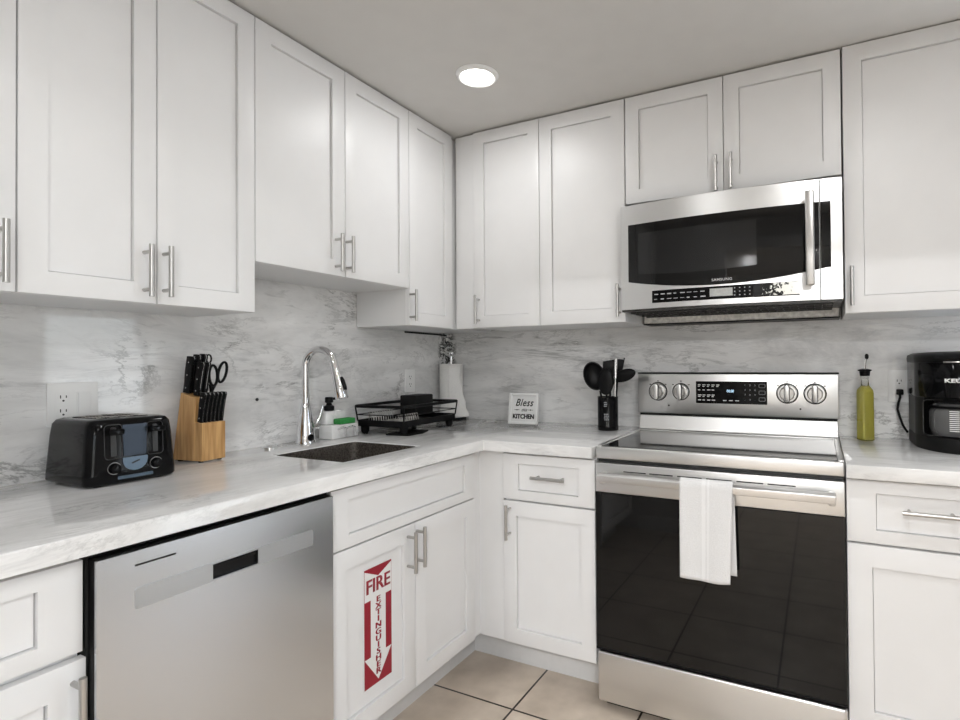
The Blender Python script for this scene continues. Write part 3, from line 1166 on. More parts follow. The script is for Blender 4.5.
# underside: greasy grille, filters and stained rear housing
b = nb()
box(b, 0.004, MW - 0.004, -0.398, -0.13, -0.004, 0.0025)
bowed(b, lambda x: (-0.006, 0.0015), lin(0.004, MW - 0.004, 20), -0.03, -0.004)
obj('underside', b, M['grease'], t, False)
b = nb()
for k in range(26):
    x = 0.05 + k * 0.026
    box(b, x, x + 0.004, -0.375, -0.15, -0.009, -0.004)
for y in (-0.37, -0.30, -0.22, -0.155):
    box(b, 0.03, MW - 0.03, y, y + 0.006, -0.012, -0.005)
obj('vent_grille', b, M['dark'], t, False)
b = nb()
box(b, 0.012, MW - 0.006, -0.125, -0.01, -0.036, 0.0025, 0.004)
obj('rear_housing', b, M['housing'], t, True, 50)
b = nb()
box(b, 0.010, MW - 0.004, -0.128, -0.01, -0.0405, -0.0362)
obj('mounting_lip', b, M['black'], t, False)

# ------------------------------------------------------------------ toaster
t = thing('toaster', 'black four-slice toaster with two levers on the left worktop', 'toaster', (0.143, -1.6620, CT))
b = nb()
secs = [(0.004, 0.105, 0.100, 0.020), (0.010, 0.110, 0.105, 0.024), (0.030, 0.1105, 0.1045, 0.026), (0.12, 0.106, 0.0985, 0.026), (0.150, 0.103, 0.095, 0.026), (0.160, 0.097, 0.089, 0.026), (0.1635, 0.087, 0.079, 0.024)]
rings = [[b.verts.new((x, y, z_)) for x, y in rrect(-hx_, hx_, -hy_, hy_, r_, 6)] for z_, hx_, hy_, r_ in secs]
n_ = len(rings[0])
for A, B in zip(rings, rings[1:]):
    for k in range(n_):
        b.faces.new((A[k], A[(k + 1) % n_], B[(k + 1) % n_], B[k]))
b.faces.new(rings[0][::-1])
b.faces.new(rings[-1])
obj('body', b, M['blackgloss'], t, True, 50)
for sx_ in (-1, 1):
    for sy_ in (-1, 1):
        b = nb()
        lathe(b, [(0.010, 0.0), (0.010, 0.007)], (sx_ * 0.08, sy_ * 0.07, 0), 14)
        obj('foot', b, M['black'], t)
for k in range(4):
    b = nb()
    yc = (-0.049, -0.020, 0.016, 0.045)[k]
    prism(b, rrect(-0.068, 0.062, yc - 0.010, yc + 0.010, 0.004, 3), 0.0008, lambda u, v, w_: (u, v, 0.1636 + w_))
    sl = obj('bread_slot', b, M['darkgap'], t, False)
    b = nb()
    for q in range(7):
        x = -0.058 + q * 0.018
        tube(b, [(x, yc - 0.009, 0.1648), (x, yc + 0.009, 0.1648)], 0.0009, 6)
    obj('slot_wires', b, M['nickel'], sl)


def fx(z_):
    return 0.1105 - (z_ - 0.03) * 0.05 if z_ > 0.03 else 0.1105


def face_plate(bm, poly, d, off=0.0006):
    prism(bm, poly, d, lambda u, v, w_: (fx(v) + off + w_, u, v))


for yc in (-0.048, 0.047):
    b = nb()
    o_ = rrect(yc - 0.019, yc + 0.019, 0.066, 0.150, 0.008, 4)
    tube(b, [(fx(v) + 0.0008, u, v) for u, v in o_], 0.0011, 8, True)
    lv = obj('lever_track', b, M['dark'], t)
    b = nb()
    face_plate(b, rrect(yc - 0.006, yc + 0.006, 0.072, 0.144, 0.003, 3), 0.0012)
    obj('track_groove', b, M['dark'], lv, False)
    b = nb()
    prism(b, rrect(yc - 0.016, yc + 0.016, 0.126, 0.140, 0.004, 3), 0.022, lambda u, v, w_: (fx(v) + 0.0008 + w_, u, v), 0.002)
    obj('lever', b, M['blackgloss'], lv, True, 50)
    b = nb()
    lathe(b, [(0.0135, 0.0008), (0.0135, 0.006), (0.011, 0.014), (0.008, 0.015)], (fx(0.043) - 0.001, yc, 0.043), 22, 'x')
    kn = obj('browning_dial', b, M['blackgloss'], t)
    b = nb()
    tube(b, [(fx(0.043) + 0.002, yc + 0.0142 * math.cos(a * PI / 10), 0.043 + 0.0142 * math.sin(a * PI / 10)) for a in range(20)], 0.0009, 6, True)
    obj('dial_ring', b, M['nickel'], kn)
b = nb()
face_plate(b, [(-0.026, 0.070), (0.025, 0.070), (0.028, 0.148), (-0.028, 0.148)], 0.0014)
obj('front_panel', b, M['skytint'], t, False)
b = nb()
sm_ = [(-0.029, 0.066)] + [(-0.0005 + 0.0285 * math.cos(math.radians(180 + a)), 0.058 + 0.026 * math.sin(math.radians(180 + a))) for a in range(0, 181, 20)] + [(0.028, 0.066)]
face_plate(b, sm_, 0.0016)
face_plate(b, rrect(-0.040, 0.040, 0.014, 0.022, 0.002, 2), 0.0016)
obj('chin_panel', b, simple('pale_panel_sky_tint', (0.085, 0.115, 0.15), 0.28, 0.7), t, False)  # pale blue stands for reflected daylight, painted into the colour
b = nb()
prism(b, [(-0.010, 0.0515), (0.008, 0.0580), (0.010, 0.0550), (-0.008, 0.0485)], 0.0006, lambda u, v, w_: (fx(v) + 0.0023 + w_, u, v))
obj('indicator_mark', b, M['blackp'], t, False)

# ------------------------------------------------------------------ knife block and knives
BR = math.radians(8)
t = thing('knife_block', 'bamboo knife block full of black-handled knives beside the toaster', 'knife block', (0.131, -1.3820, CT), BR)
bw = 0.0405
b = nb()
prof = [(0, 0.004), (-0.122, 0.004), (-0.088, 0.212), (-0.024, 0.196), (-0.032, 0.120), (0, 0.120)]
prism(b, prof, 2 * bw, lambda u, v, w_: (u, -bw + w_, v), 0.0012)
obj('block', b, M['bamboo'], t, False)
for x in (-0.10, -0.015):
    for y in (-0.032, 0.032):
        b = nb()
        lathe(b, [(0.007, 0.0), (0.007, 0.0042)], (x, y, 0), 12)
        obj('foot', b, M['black'], t)
LEAN = math.radians(9)
mb = Matrix.Translation((0.131, -1.3820, CT)) @ Matrix.Rotation(BR, 4, 'Z')


def knife(label, x, y, z_, ln, wd, th, group, rivets=3, blade=0.09):
    p = mb @ Vector((x, y, z_))
    k = thing('kitchen_knife' if ln > 0.098 else 'steak_knife', label, 'knife', p, BR, group)
    dv = Vector((math.sin(LEAN), 0, math.cos(LEAN)))
    nrm = Vector((math.cos(LEAN), 0, -math.sin(LEAN)))

    def fn(u, v, w_):
        q_ = dv * v + nrm * u
        return (q_.x, q_.y - th / 2 + w_, q_.z)
    h = wd / 2
    poly = [(-h * 0.85, 0.001), (h * 0.85, 0.001), (h * 0.8, ln * 0.35), (h * 0.95, ln * 0.75), (h * 1.2, ln * 0.93), (h * 0.8, ln), (-h * 0.9, ln * 0.985), (-h, ln * 0.6), (-h * 0.8, ln * 0.25)]
    b2 = nb()
    prism(b2, poly, th, fn, 0.0014)
    hd = obj('knife_handle', b2, M['black'], k, True, 50)
    b2 = nb()
    prism(b2, [(u * 1.03, v) for u, v in poly], 0.0016, lambda u, v, w_: fn(u, v * 1.003, th / 2 - 0.0008 + w_))
    obj('tang', b2, M['blade'], k, False)
    b2 = nb()
    for q in range(rivets):
        v = ln * (0.15 + 0.68 * q / max(1, rivets - 1))
        c0 = Vector(fn(0, v, -0.0005))
        c1 = Vector(fn(0, v, th + 0.0005))
        tube(b2, [c0, c1], 0.0022, 10)
    obj('rivets', b2, M['blade'], hd)
    return k


pos = ('first', 'second', 'third', 'fourth', 'fifth', 'sixth')
for i in range(6):
    knife('%s black-handled steak knife from the left in the front row of the knife block' % pos[i], -0.0150, -0.0345 + i * 0.0138, 0.1205, 0.094, 0.019, 0.0100, 'steak knives in the knife block')


def topz(x):
    return 0.196 + (x + 0.024) / (-0.062) * 0.016 + 0.0012


for i, (x, y, ln, wd) in enumerate(((-0.074, -0.030, 0.116, 0.025), (-0.074, -0.010, 0.122, 0.022), (-0.074, 0.010, 0.124, 0.022), (-0.042, -0.022, 0.106, 0.022), (-0.042, -0.002, 0.105, 0.020))):
    knife(('large black-handled knife at the left rear corner of the knife block', "second large black-handled knife from the left in the block's rear row",
           "third large black-handled knife from the left in the block's rear row", 'left black-handled kitchen knife in the middle row of the block',
           'right black-handled kitchen knife in the middle row, next to the scissors')[i], x, y, topz(x), ln, wd, 0.0145, 'large knives in the knife block')
# honing steel
p = mb @ Vector((-0.072, 0.029, topz(-0.072)))
k = thing('sharpening_steel', 'black round-handled sharpening steel with hanging loop in the knife block', 'sharpening steel', p, BR)
b = nb()
dv = Vector((math.sin(LEAN), 0, math.cos(LEAN)))
tube(b, [dv * v for v in (0.001, 0.01, 0.02, 0.06, 0.085, 0.097)], [0.007, 0.009, 0.0075, 0.0088, 0.0085, 0.006], 14)
obj('steel_handle', b, M['black'], k)
b = nb()
c0 = dv * 0.108
tube(b, [c0 + Vector((0, 0.0085 * math.cos(a * PI / 8), 0.013 * math.sin(a * PI / 8))) for a in range(16)], 0.0026, 8, True)
obj('hanging_loop', b, M['black'], k)
# scissors
p = mb @ Vector((-0.040, 0.023, topz(-0.040)))
k = thing('scissors', 'kitchen scissors with black loop handles standing in the knife block', 'scissors', p, BR)
for sgn in (-1, 1):
    b = nb()
    pts = []
    for a in range(20):
        an = 2 * PI * a / 20
        uu, vv = 0.0145 * math.cos(an), 0.031 * math.sin(an)
        tl = math.radians(-10 * sgn)
        u2, v2 = uu * math.cos(tl) - vv * math.sin(tl), uu * math.sin(tl) + vv * math.cos(tl)
        pts.append((0.030 * 0.25 + 0.008 + v2 * 0.12, 0.012 + sgn * 0.0165 + u2, 0.064 + v2 * 1.05 + (0.008 if sgn > 0 else -0.002)))
    tube(b, pts, 0.0042, 8, True)
    tube(b, [(0.0, -sgn * 0.002, 0.001), (0.004, sgn * 0.003, 0.018), (0.008, sgn * 0.009, 0.034)], 0.0045, 8)
    obj('scissor_handle', b, M['black'], k)

# ------------------------------------------------------------------ faucet
FB = Vector((0.072, -0.993, CT))
t = thing('faucet', 'tall chrome pull-down kitchen faucet arching over the sink', 'faucet', FB)
b = nb()
lathe(b, [(0.036, 0.0), (0.036, 0.006), (0.033, 0.012), (0.031, 0.05), (0.026, 0.085), (0.020, 0.120), (0.0165, 0.140), (0.0145, 0.150)], seg=32)
obj('base', b, M['chrome'], t)
AX = math.radians(12)
ca, sa = math.cos(AX), math.sin(AX)
b = nb()
R_ = 0.061
pts = [(0, 0, 0.145 + 0.0133 * i) for i in range(12)]
ztop = pts[-1][2]
for a in range(1, 19):
    an = math.radians(180 - a * 9.4)
    d = R_ + R_ * math.cos(an)
    pts.append((d * ca, d * sa, ztop + R_ * math.sin(an)))
tube(b, pts, 0.0133, 18)
obj('spout', b, M['chrome'], t)
e0, e1 = Vector(pts[-1]), Vector(pts[-2])
dirn = (e0 - e1).normalized()
b = nb()
tube(b, [e0, e0 + dirn * 0.012, e0 + dirn * 0.04, e0 + dirn * 0.095, e0 + dirn * 0.136, e0 + dirn * 0.141], [0.0130, 0.0150, 0.0155, 0.0205, 0.0235, 0.021], 24)
sh = obj('spray_head', b, M['chrome'], t)
b = nb()
pc = e0 + dirn * 0.088
out = (Vector((ca, sa, 0)) - dirn * Vector((ca, sa, 0)).dot(dirn)).normalized()
tube(b, [pc + out * 0.017 - dirn * 0.026, pc + out * 0.0205 - dirn * 0.012, pc + out * 0.0225 + dirn * 0.012, pc + out * 0.0225 + dirn * 0.024], [0.006, 0.0075, 0.0075, 0.006], 12)
obj('spray_button', b, M['black'], sh)
b = nb()
tube(b, [(0, 0.020, 0.058), (0, 0.055, 0.058), (0, 0.060, 0.058)], [0.0135, 0.0135, 0.011], 20)
tube(b, [(0, 0.048, 0.062), (0.006, 0.062, 0.095), (0.010, 0.072, 0.135)], [0.0075, 0.006, 0.0045], 12)
obj('lever', b, M['chrome'], t)
b = nb()
lathe(b, [(0.0125, 0.0), (0.0125, 0.004), (0.009, 0.005)], (0.0318, -0.004, 0.022), 18, 'x')
obj('sensor', b, M['black'], t)
# cover plate
b = nb()
lathe(b, [(0.026, 0.0), (0.026, 0.002), (0.022, 0.0045), (0.012, 0.0045), (0.011, 0.003)], (0, 0, 0), 28)
o = obj('hole_cover', b, M['chrome'], None)
o.location = (0.046, -1.125, CT)
tag(o, 'flat round chrome cover disc on the worktop left of the faucet', 'cover')

# ------------------------------------------------------------------ soap caddy
t = thing('soap_caddy', 'white marble-look sink caddy with a pump dispenser behind the sink', 'soap caddy', (0.062, -0.835, CT))
b = nb()
prism(b, [(-0.060, 0.0), (0.078, 0.0), (0.078, 0.054), (-0.060, 0.054)], 0.075, lambda u, v, w_: (-0.034 + w_, u, v), 0.004)
obj('tray', b, M['cback'], t, True, 50)
b = nb()
prism(b, [(-0.052, 0.0545), (0.052, 0.0545), (0.052, 0.108), (-0.052, 0.108)], 0.032, lambda u, v, w_: (-0.034 + w_, u, v), 0.005)
obj('dispenser', b, M['cback'], t, True, 50)
b = nb()
lathe(b, [(0.015, 0.1085), (0.020, 0.111), (0.020, 0.128), (0.012, 0.132), (0.010, 0.140), (0.016, 0.143), (0.016, 0.160), (0.013, 0.164)], (-0.017, -0.022, 0), 24)
tube(b, [(-0.017, -0.022, 0.157), (0.0, 0.004, 0.157), (0.006, 0.012, 0.154)], [0.006, 0.005, 0.004], 10)
obj('pump', b, M['black'], t)
for y in (-0.012, 0.035):
    b = nb()
    tube(b, [(0.040, y - 0.018, 0.0375), (0.050, y - 0.014, 0.043), (0.052, y, 0.045), (0.051, y + 0.013, 0.040), (0.046, y + 0.016, 0.020), (0.043, y + 0.020, 0.008)], 0.0035, 8)
    obj('wire_hook', b, M['chrome'], t)
b = nb()
box(b, -0.019, 0.019, -0.041, 0.041, 0.0, 0.022, 0.004, 2)
o = obj('sponge', b, M['green'], None)
o.location = (0.082, -0.812, CT + 0.0548)
tag(o, 'green scrubbing sponge lying on the white sink caddy', 'sponge')

# ------------------------------------------------------------------ dish rack
RKR = math.radians(4)
t = thing('dish_rack', 'black metal dish drying rack with side cutlery box in the worktop corner', 'dish rack', (0.162, -0.512, CT), RKR)
hx_, hy_ = 0.122, 0.200
b = nb()
o_ = rrect(-hx_, hx_, -hy_, hy_, 0.014, 4)
prism(b, rrect(-hx_, hx_, -hy_, hy_, 0.014, 4), 0.004, lambda u, v, w_: (u, v, 0.034 + w_))
t2 = [(x, y, 0.050) for x, y in o_]
for A_, B_, h0, h1 in ((0, 0, 0.034, 0.060),):
    ro = [b.verts.new((x, y, h0)) for x, y in o_]
    rt = [b.verts.new((x, y, h1)) for x, y in o_]
    ri = [b.verts.new((x * 0.97, y * 0.98, h1)) for x, y in o_]
    rb = [b.verts.new((x * 0.97, y * 0.98, h0)) for x, y in o_]
    n_ = len(o_)
    for A, B in ((ro, rt), (rt, ri), (ri, rb), (rb, ro)):
        for k in range(n_):
            b.faces.new((A[k], A[(k + 1) % n_], B[(k + 1) % n_], B[k]))
obj('tray', b, M['black'], t, False)
b = nb()
tube(b, [(x * 1.03, y * 1.03, 0.118) for x, y in o_], 0.0068, 10, True)
obj('rim', b, M['black'], t)
b = nb()
tube(b, [(x * 1.01, y * 1.01, 0.082) for x, y in o_], 0.0022, 8, True)
for sx_, sy_ in ((1, 1), (1, -1), (-1, 1), (-1, -1)):
    tube(b, [(sx_ * (hx_ - 0.004), sy_ * (hy_ - 0.004), 0.055), (sx_ * hx_ * 1.02, sy_ * hy_ * 1.02, 0.118)], 0.0032, 8)
obj('frame_wires', b, M['black'], t)
b = nb()
for k in range(9):
    y = -0.165 + k * 0.016
    b = nb()
    tube(b, [(-0.085, y, 0.040), (-0.085, y, 0.062), (-0.080, y, 0.092), (-0.066, y, 0.094), (-0.060, y, 0.062), (-0.060, y, 0.050), (0.05, y, 0.046), (0.055, y, 0.078), (0.068, y, 0.082), (0.078, y, 0.050)], 0.0017, 6)
    obj('plate_divider', b, M['nickel'], t)

for sx_, sy_ in ((1, 1), (1, -1), (-1, 1), (-1, -1)):
    b = nb()
    lathe(b, [(0.011, 0.0), (0.017, 0.012), (0.018, 0.034)], (sx_ * (hx_ - 0.022), sy_ * (hy_ - 0.028), 0), 18)
    obj('foot', b, M['black'], t)
b = nb()
cx0, cx1, cy0, cy1 = -0.045, 0.040, -0.008, 0.132
box(b, cx0, cx1, cy0, cy1, 0.064, 0.154, 0.006)
obj('cutlery_box', b, M['blackmatt'], t)
b = nb()
prism(b, [(0.03, -0.20), (0.135, -0.19), (0.145, -0.10), (0.115, -0.02), (0.02, -0.02)], 0.006, lambda u, v, w_: (u, v, 0.0005 + w_), 0.001)
obj('drip_spout', b, M['black'], t, False)

# ------------------------------------------------------------------ paper towel
PT = Vector((0.083, -0.086, CT))
t = thing('paper_towel_holder', 'black upright paper towel holder with steel pole in the wall corner', 'paper towel holder', PT)
b = nb()
lathe(b, [(0.078, 0.0), (0.078, 0.010), (0.074, 0.014)], seg=36)
obj('base', b, M['black'], t)
b = nb()
tube(b, [(0, 0, 0.014), (0, 0, 0.340)], 0.005, 12)
obj('pole', b, M['chrome'], t)
b = nb()
lathe(b, [(0.005, 0.334), (0.012, 0.342), (0.0135, 0.352), (0.008, 0.362)], seg=18)
obj('finial', b, M['chrome'], t)
t = thing('paper_towel_roll', 'white paper towel roll with a loose sheet on the corner holder', 'paper towel roll', PT + Vector((0, 0, 0.0145)))
b = nb()
lathe(b, [(0.0205, 0.0), (0.061, 0.0), (0.0615, 0.003), (0.0615, 0.276), (0.061, 0.279), (0.0205, 0.279), (0.0205, 0.0)], seg=48, cap=False)
obj('roll', b, M['paper'], t, True, 50)
b = nb()
lathe(b, [(0.0165, 0.001), (0.0198, 0.001), (0.0198, 0.278), (0.0165, 0.278), (0.0165, 0.001)], seg=24, cap=False)
obj('core', b, simple('cardboard', (0.40, 0.30, 0.20), 0.9), t)
b = nb()
cols = []
for i in range(15):
    s = i / 14
    row = []
    for j in range(25):
        h = j / 24
        flare = max(0, 1 - h / 0.72) ** 1.1
        an = math.radians(-70 + 65 * s)
        rr_ = 0.0622 + 0.055 * (s ** 2) * flare * (1 + 0.12 * math.sin(h * 26))
        row.append(b.verts.new((rr_ * math.cos(an), rr_ * math.sin(an), 0.006 + 0.266 * h)))
    cols.append(row)
for A, B in zip(cols, cols[1:]):
    for j in range(24):
        b.faces.new((A[j], B[j], B[j + 1], A[j + 1]))
o = obj('loose_sheet', b, M['paper'], t, True, 60)
sm = o.modifiers.new('thickness', 'SOLIDIFY')
sm.thickness = 0.0008

# ------------------------------------------------------------------ small framed sign
t = thing('framed_sign', 'small square white framed kitchen sign leaning on the worktop near the corner', 'sign', (0.537, -0.128, CT), math.radians(3))
TL = math.radians(-8)
mt_ = Matrix.Rotation(TL, 4, 'X')


def sg(u, v, w_):
    p_ = mt_ @ Vector((u, -w_, v))
    return (p_.x, p_.y, p_.z + 0.0005)


b = nb()
hw, hh, fw = 0.077, 0.148, 0.012
for a0, a1, v0, v1 in ((-hw, -hw + fw, 0, hh), (hw - fw, hw, 0, hh), (-hw + fw, hw - fw, 0, fw), (-hw + fw, hw - fw, hh - fw, hh)):
    prism(b, [(a0, v0), (a1, v0), (a1, v1), (a0, v1)], 0.018, sg, 0.0012)
obj('frame', b, M['white'], t, True, 40)
b = nb()
prism(b, [(-hw + fw, fw), (hw - fw, fw), (hw - fw, hh - fw), (-hw + fw, hh - fw)], 0.008, sg)
obj('panel', b, M['whitep'], t, False)
b = nb()
P8 = lambda du, dv_: (lambda u, v, w_: sg(u + du, v + dv_, 0.0081 + w_))
textmesh(b, 'Bless', 0.049, P8(0, 0.102), shear=0.35, bold=0.0008, sx=0.85, space=1.1, depth=0.0004)
textmesh(b, 'this', 0.021, P8(0.002, 0.068), shear=0.4, bold=0.0003, depth=0.0004)
for s in (-1, 1):
    prism(b, [(s * 0.022, 0.0675), (s * 0.050, 0.0675), (s * 0.050, 0.0695), (s * 0.022, 0.0695)], 0.0004, P8(0, 0))
    prism(b, [(s * 0.036 + 0.0035 * math.cos(a), 0.0685 + 0.0035 * math.sin(a)) for a in (0, 1.05, 2.1, 3.14, 4.2, 5.2)], 0.0005, P8(0, 0))
for du in (-0.0007, 0.0, 0.0007):
    textmesh(b, 'KITCHEN', 0.0300, lambda u, v, w_, du=du: sg(u + du, v + 0.036, 0.0081 + w_ + (du + 0.0007) * 0.2), bold=0.0010, sx=0.90, depth=0.0004)
obj('lettering', b, M['blackp'], t, False)

# ------------------------------------------------------------------ utensil holder
UC = Vector((0.982, -0.172, CT))
t = thing('utensil_holder', 'black cylindrical utensil holder left of the range', 'utensil holder', UC)
b = nb()
lathe(b, [(0.044, 0.0), (0.0455, 0.003), (0.0455, 0.022), (0.0445, 0.024), (0.0445, 0.140), (0.0455, 0.146), (0.042, 0.146), (0.0415, 0.008), (0.0, 0.008)], seg=40, cap=False)
obj('cup', b, M['blackgloss'], t, True, 50)
b = nb()
for zc, pat in ((0.108, (3, 2)), (0.058, (4, 3))):
    for r_ in range(pat[0]):
        for c_ in range(pat[1]):
            a0 = math.radians(-92 + c_ * 9 + (r_ % 2) * 2)
            for q in range(2):
                pass
            a1 = a0 + math.radians(6)
            zz = zc + 0.012 - r_ * 0.008
            vs = [b.verts.new((0.0449 * math.cos(a), 0.0449 * math.sin(a), z_)) for a, z_ in ((a0, zz), (a1, zz), (a1, zz + 0.004), (a0, zz + 0.004))]
            b.faces.new(vs)
obj('printed_marks', b, M['greyp'], t, False)


def utensil(name, label, cat, foot, lean, hl, head, mat='black'):
    """handle from inside the cup; lean = horizontal offset of its upper end"""
    k = thing(name, label, cat, UC + Vector((foot[0], foot[1], 0.0105)), 0, None)
    b2 = nb()
    top = Vector((lean[0], lean[1], hl))
    tube(b2, [Vector((0, 0, 0.004)), top * 0.6, top], [0.0042, 0.005, 0.0042], 10)
    obj('utensil_handle', b2, M[mat], k)
    b2 = nb()
    head(b2, top, top.normalized())
    obj('utensil_head', b2, M[mat], k, True, 60)
    return k


def ell(bm, c, rx, ry, rz, rot=None, cut=False):
    t2 = bmesh.new()
    bmesh.ops.create_uvsphere(t2, u_segments=22, v_segments=14, radius=1)
    if cut:
        gm = bmesh.ops.bisect_plane(t2, geom=t2.verts[:] + t2.edges[:] + t2.faces[:], plane_co=(0, 0, 0), plane_no=(0, -1, 0), clear_outer=True)
        r3 = bmesh.ops.solidify(t2, geom=t2.faces[:], thickness=0.06)
    mm = Matrix.Translation(c) @ (rot or Matrix.Identity(4)) @ Matrix.Diagonal((rx, ry, rz, 1))
    merge(bm, t2, mm)


RY = lambda d: Matrix.Rotation(math.radians(d), 4, 'Y')
RZ = lambda d: Matrix.Rotation(math.radians(d), 4, 'Z')
utensil('ladle', 'black ladle with deep bowl leaning left in the utensil holder', 'ladle', (-0.002, -0.004), (-0.024, -0.020), 0.160,
        lambda bm, p, d: ell(bm, p + Vector((-0.022, -0.012, 0.066)), 0.048, 0.034, 0.064, RY(-20) @ RZ(20), True))
utensil('serving_spoon', 'black serving spoon with oval head pointing right in the utensil holder', 'spoon', (0.022, 0.006), (0.020, 0.004), 0.205,
        lambda bm, p, d: ell(bm, p + Vector((0.030, 0.0, 0.022)), 0.027, 0.012, 0.054, RY(72)))


def turner(bm, p, d):
    prism(bm, [(-0.012, -0.004), (0.012, -0.004), (0.044, 0.030), (0.048, 0.120), (-0.050, 0.104), (-0.042, 0.030)], 0.004,
          lambda u, v, w_: (p.x + u * 0.9 + v * 0.18, p.y + w_ + u * 0.35, p.z + v), 0.001)


utensil('slotted_turner', 'black flat turner standing at the back of the utensil holder', 'turner', (0.008, 0.010), (-0.012, 0.032), 0.185, turner)
utensil('solid_spoon', 'black solid spoon facing forward in the middle of the utensil holder', 'spoon', (0.006, -0.018), (0.0, -0.014), 0.150,
        lambda bm, p, d: ell(bm, p + Vector((0.0, -0.010, 0.052)), 0.036, 0.013, 0.058))


utensil('peeler', 'slim steel peeler with crossbar sticking up from the utensil holder', 'peeler', (0.030, -0.004), (0.008, -0.004), 0.215,
        lambda bm, p, d: (tube(bm, [p, p + Vector((0.004, 0, 0.085))], [0.009, 0.006], 10), tube(bm, [p + Vector((-0.022, 0, 0.088)), p + Vector((0.036, 0.006, 0.084))], 0.0032, 8)), 'chrome')

# ------------------------------------------------------------------ oil bottle
t = thing('oil_bottle', 'clear square bottle of yellow oil with black pour spout right of the range', 'bottle', (1.962, -0.102, CT), math.radians(28))
b = nb()
secs = [(0.0, 0.0185, 0.005), (0.003, 0.0222, 0.006), (0.175, 0.0222, 0.007), (0.186, 0.0216, 0.009), (0.196, 0.0165, 0.010), (0.203, 0.0125, 0.010), (0.230, 0.0118, 0.0115), (0.231, 0.013, 0.0125), (0.237, 0.013, 0.0125)]
rings = [[b.verts.new((x, y, z_)) for x, y in rrect(-h_, h_, -h_, h_, r_, 4)] for z_, h_, r_ in secs]
n_ = len(rings[0])
for A, B in zip(rings, rings[1:]):
    for k in range(n_):
        b.faces.new((A[k], A[(k + 1) % n_], B[(k + 1) % n_], B[k]))
b.faces.new(rings[0][::-1])
b.faces.new(rings[-1])
obj('glass', b, M['clear'], t)
b = nb()
secs = [(0.004, 0.0178, 0.005), (0.007, 0.0211, 0.006), (0.175, 0.0211, 0.006), (0.186, 0.0205, 0.008), (0.1955, 0.0155, 0.009), (0.199, 0.0135, 0.009)]
rings = [[b.verts.new((x, y, z_)) for x, y in rrect(-h_, h_, -h_, h_, r_, 4)] for z_, h_, r_ in secs]
for A, B in zip(rings, rings[1:]):
    for k in range(n_):
        b.faces.new((A[k], A[(k + 1) % n_], B[(k + 1) % n_], B[k]))
b.faces.new(rings[0][::-1])
b.faces.new(rings[-1])
obj('oil', b, M['oil'], t)
b = nb()
lathe(b, [(0.0105, 0.2372), (0.016, 0.2385), (0.018, 0.2555), (0.0225, 0.257), (0.0225, 0.261), (0.008, 0.265)], seg=24)
obj('stopper', b, M['black'], t)
b = nb()
tube(b, [(0, 0, 0.262), (0.001, -0.001, 0.285), (0.003, -0.003, 0.300), (0.006, -0.006, 0.310)], [0.004, 0.0036, 0.0034, 0.0034], 12)
obj('pour_tube', b, M['chrome'], t)
b = nb()
lathe(b, [(0.004, 0.300), (0.0065, 0.306), (0.0065, 0.314), (0.003, 0.320)], (0.005, -0.005, 0), 14)
obj('spout_cap', b, M['black'], t)

# ------------------------------------------------------------------ coffee maker
KC = Vector((2.218, 0.0, CT))
KH = 0.117
t = thing('coffee_maker', 'black drip coffee maker with glass carafe at the right edge of the worktop', 'coffee maker', KC)


def kfront(x):
    k = min(1, abs(x) / KH)
    return -0.205 - 0.145 * (1 - k ** 2.4) ** 0.75


def kplan(yback, sx=1.0, dy=0.0, n=24):
    out_ = [(KH * sx, yback), (-KH * sx, yback)]
    for i in range(n + 1):
        x = -KH + 2 * KH * (0.5 - 0.5 * math.cos(PI * i / n))
        out_.append((x * sx, kfront(x) + dy))
    return out_


def kstack(bm, secs_):
    rs_ = [[bm.verts.new((x, y, z_)) for x, y in kplan(-0.045, sx_, dy_)] for z_, sx_, dy_ in secs_]
    m_ = len(rs_[0])
    for A, B in zip(rs_, rs_[1:]):
        for k in range(m_):
            bm.faces.new((A[k], A[(k + 1) % m_], B[(k + 1) % m_], B[k]))
    bm.faces.new(rs_[0][::-1])
    bm.faces.new(rs_[-1])


b = nb()
kstack(b, [(0.0, 0.95, 0.004), (0.006, 0.975, 0.0), (0.040, 0.975, 0.0), (0.045, 0.965, 0.004)])
obj('base', b, M['blackmatt'], t, True, 50)
b = nb()
box(b, -KH * 0.97, KH * 0.97, -0.150, -0.045, 0.0452, 0.172)
for s_ in (-1, 1):
    pl = [(s_ * KH * 0.985, -0.150)] + [(s_ * KH * 0.985 * q_, kfront(KH * q_) + 0.004) for q_ in (1.0, 0.985, 0.96, 0.93, 0.89, 0.85)] + [(s_ * KH * 0.82, -0.150)]
    prism(b, pl, 0.1265, lambda u, v, w_: (u, v, 0.0453 + w_))
obj('column', b, M['black'], t, False)
b = nb()
kstack(b, [(0.172, 0.99, 0.006), (0.176, 1.0, 0.0), (0.280, 1.0, 0.0), (0.286, 1.0, 0.004)])
hd = obj('brew_head', b, M['blackgloss'], t, True, 50)
b = nb()
kstack(b, [(0.2865, 1.0, 0.002), (0.300, 1.015, -0.002), (0.312, 1.0, 0.012), (0.320, 0.86, 0.05), (0.323, 0.55, 0.10)])
obj('lid', b, M['black'], t, True, 50)
b = nb()
strip = []
for i in range(15):
    x = -0.055 + 0.11 * i / 14
    strip.append((x, kfront(x) - 0.001, 0.288))
tube(b, strip, 0.0025, 8)
obj('chrome_line', b, M['nickel'], hd)
b = nb()
textmesh(b, 'KEURIG', 0.0165, lambda u, v, w_: (u - 0.014, kfront(u - 0.014) - 0.0012 - w_, 0.229 + v), depth=0.0006, bold=0.0008, sx=1.35, space=1.05)
obj('brand_lettering', b, M['whitep'], hd, False)
b = nb()
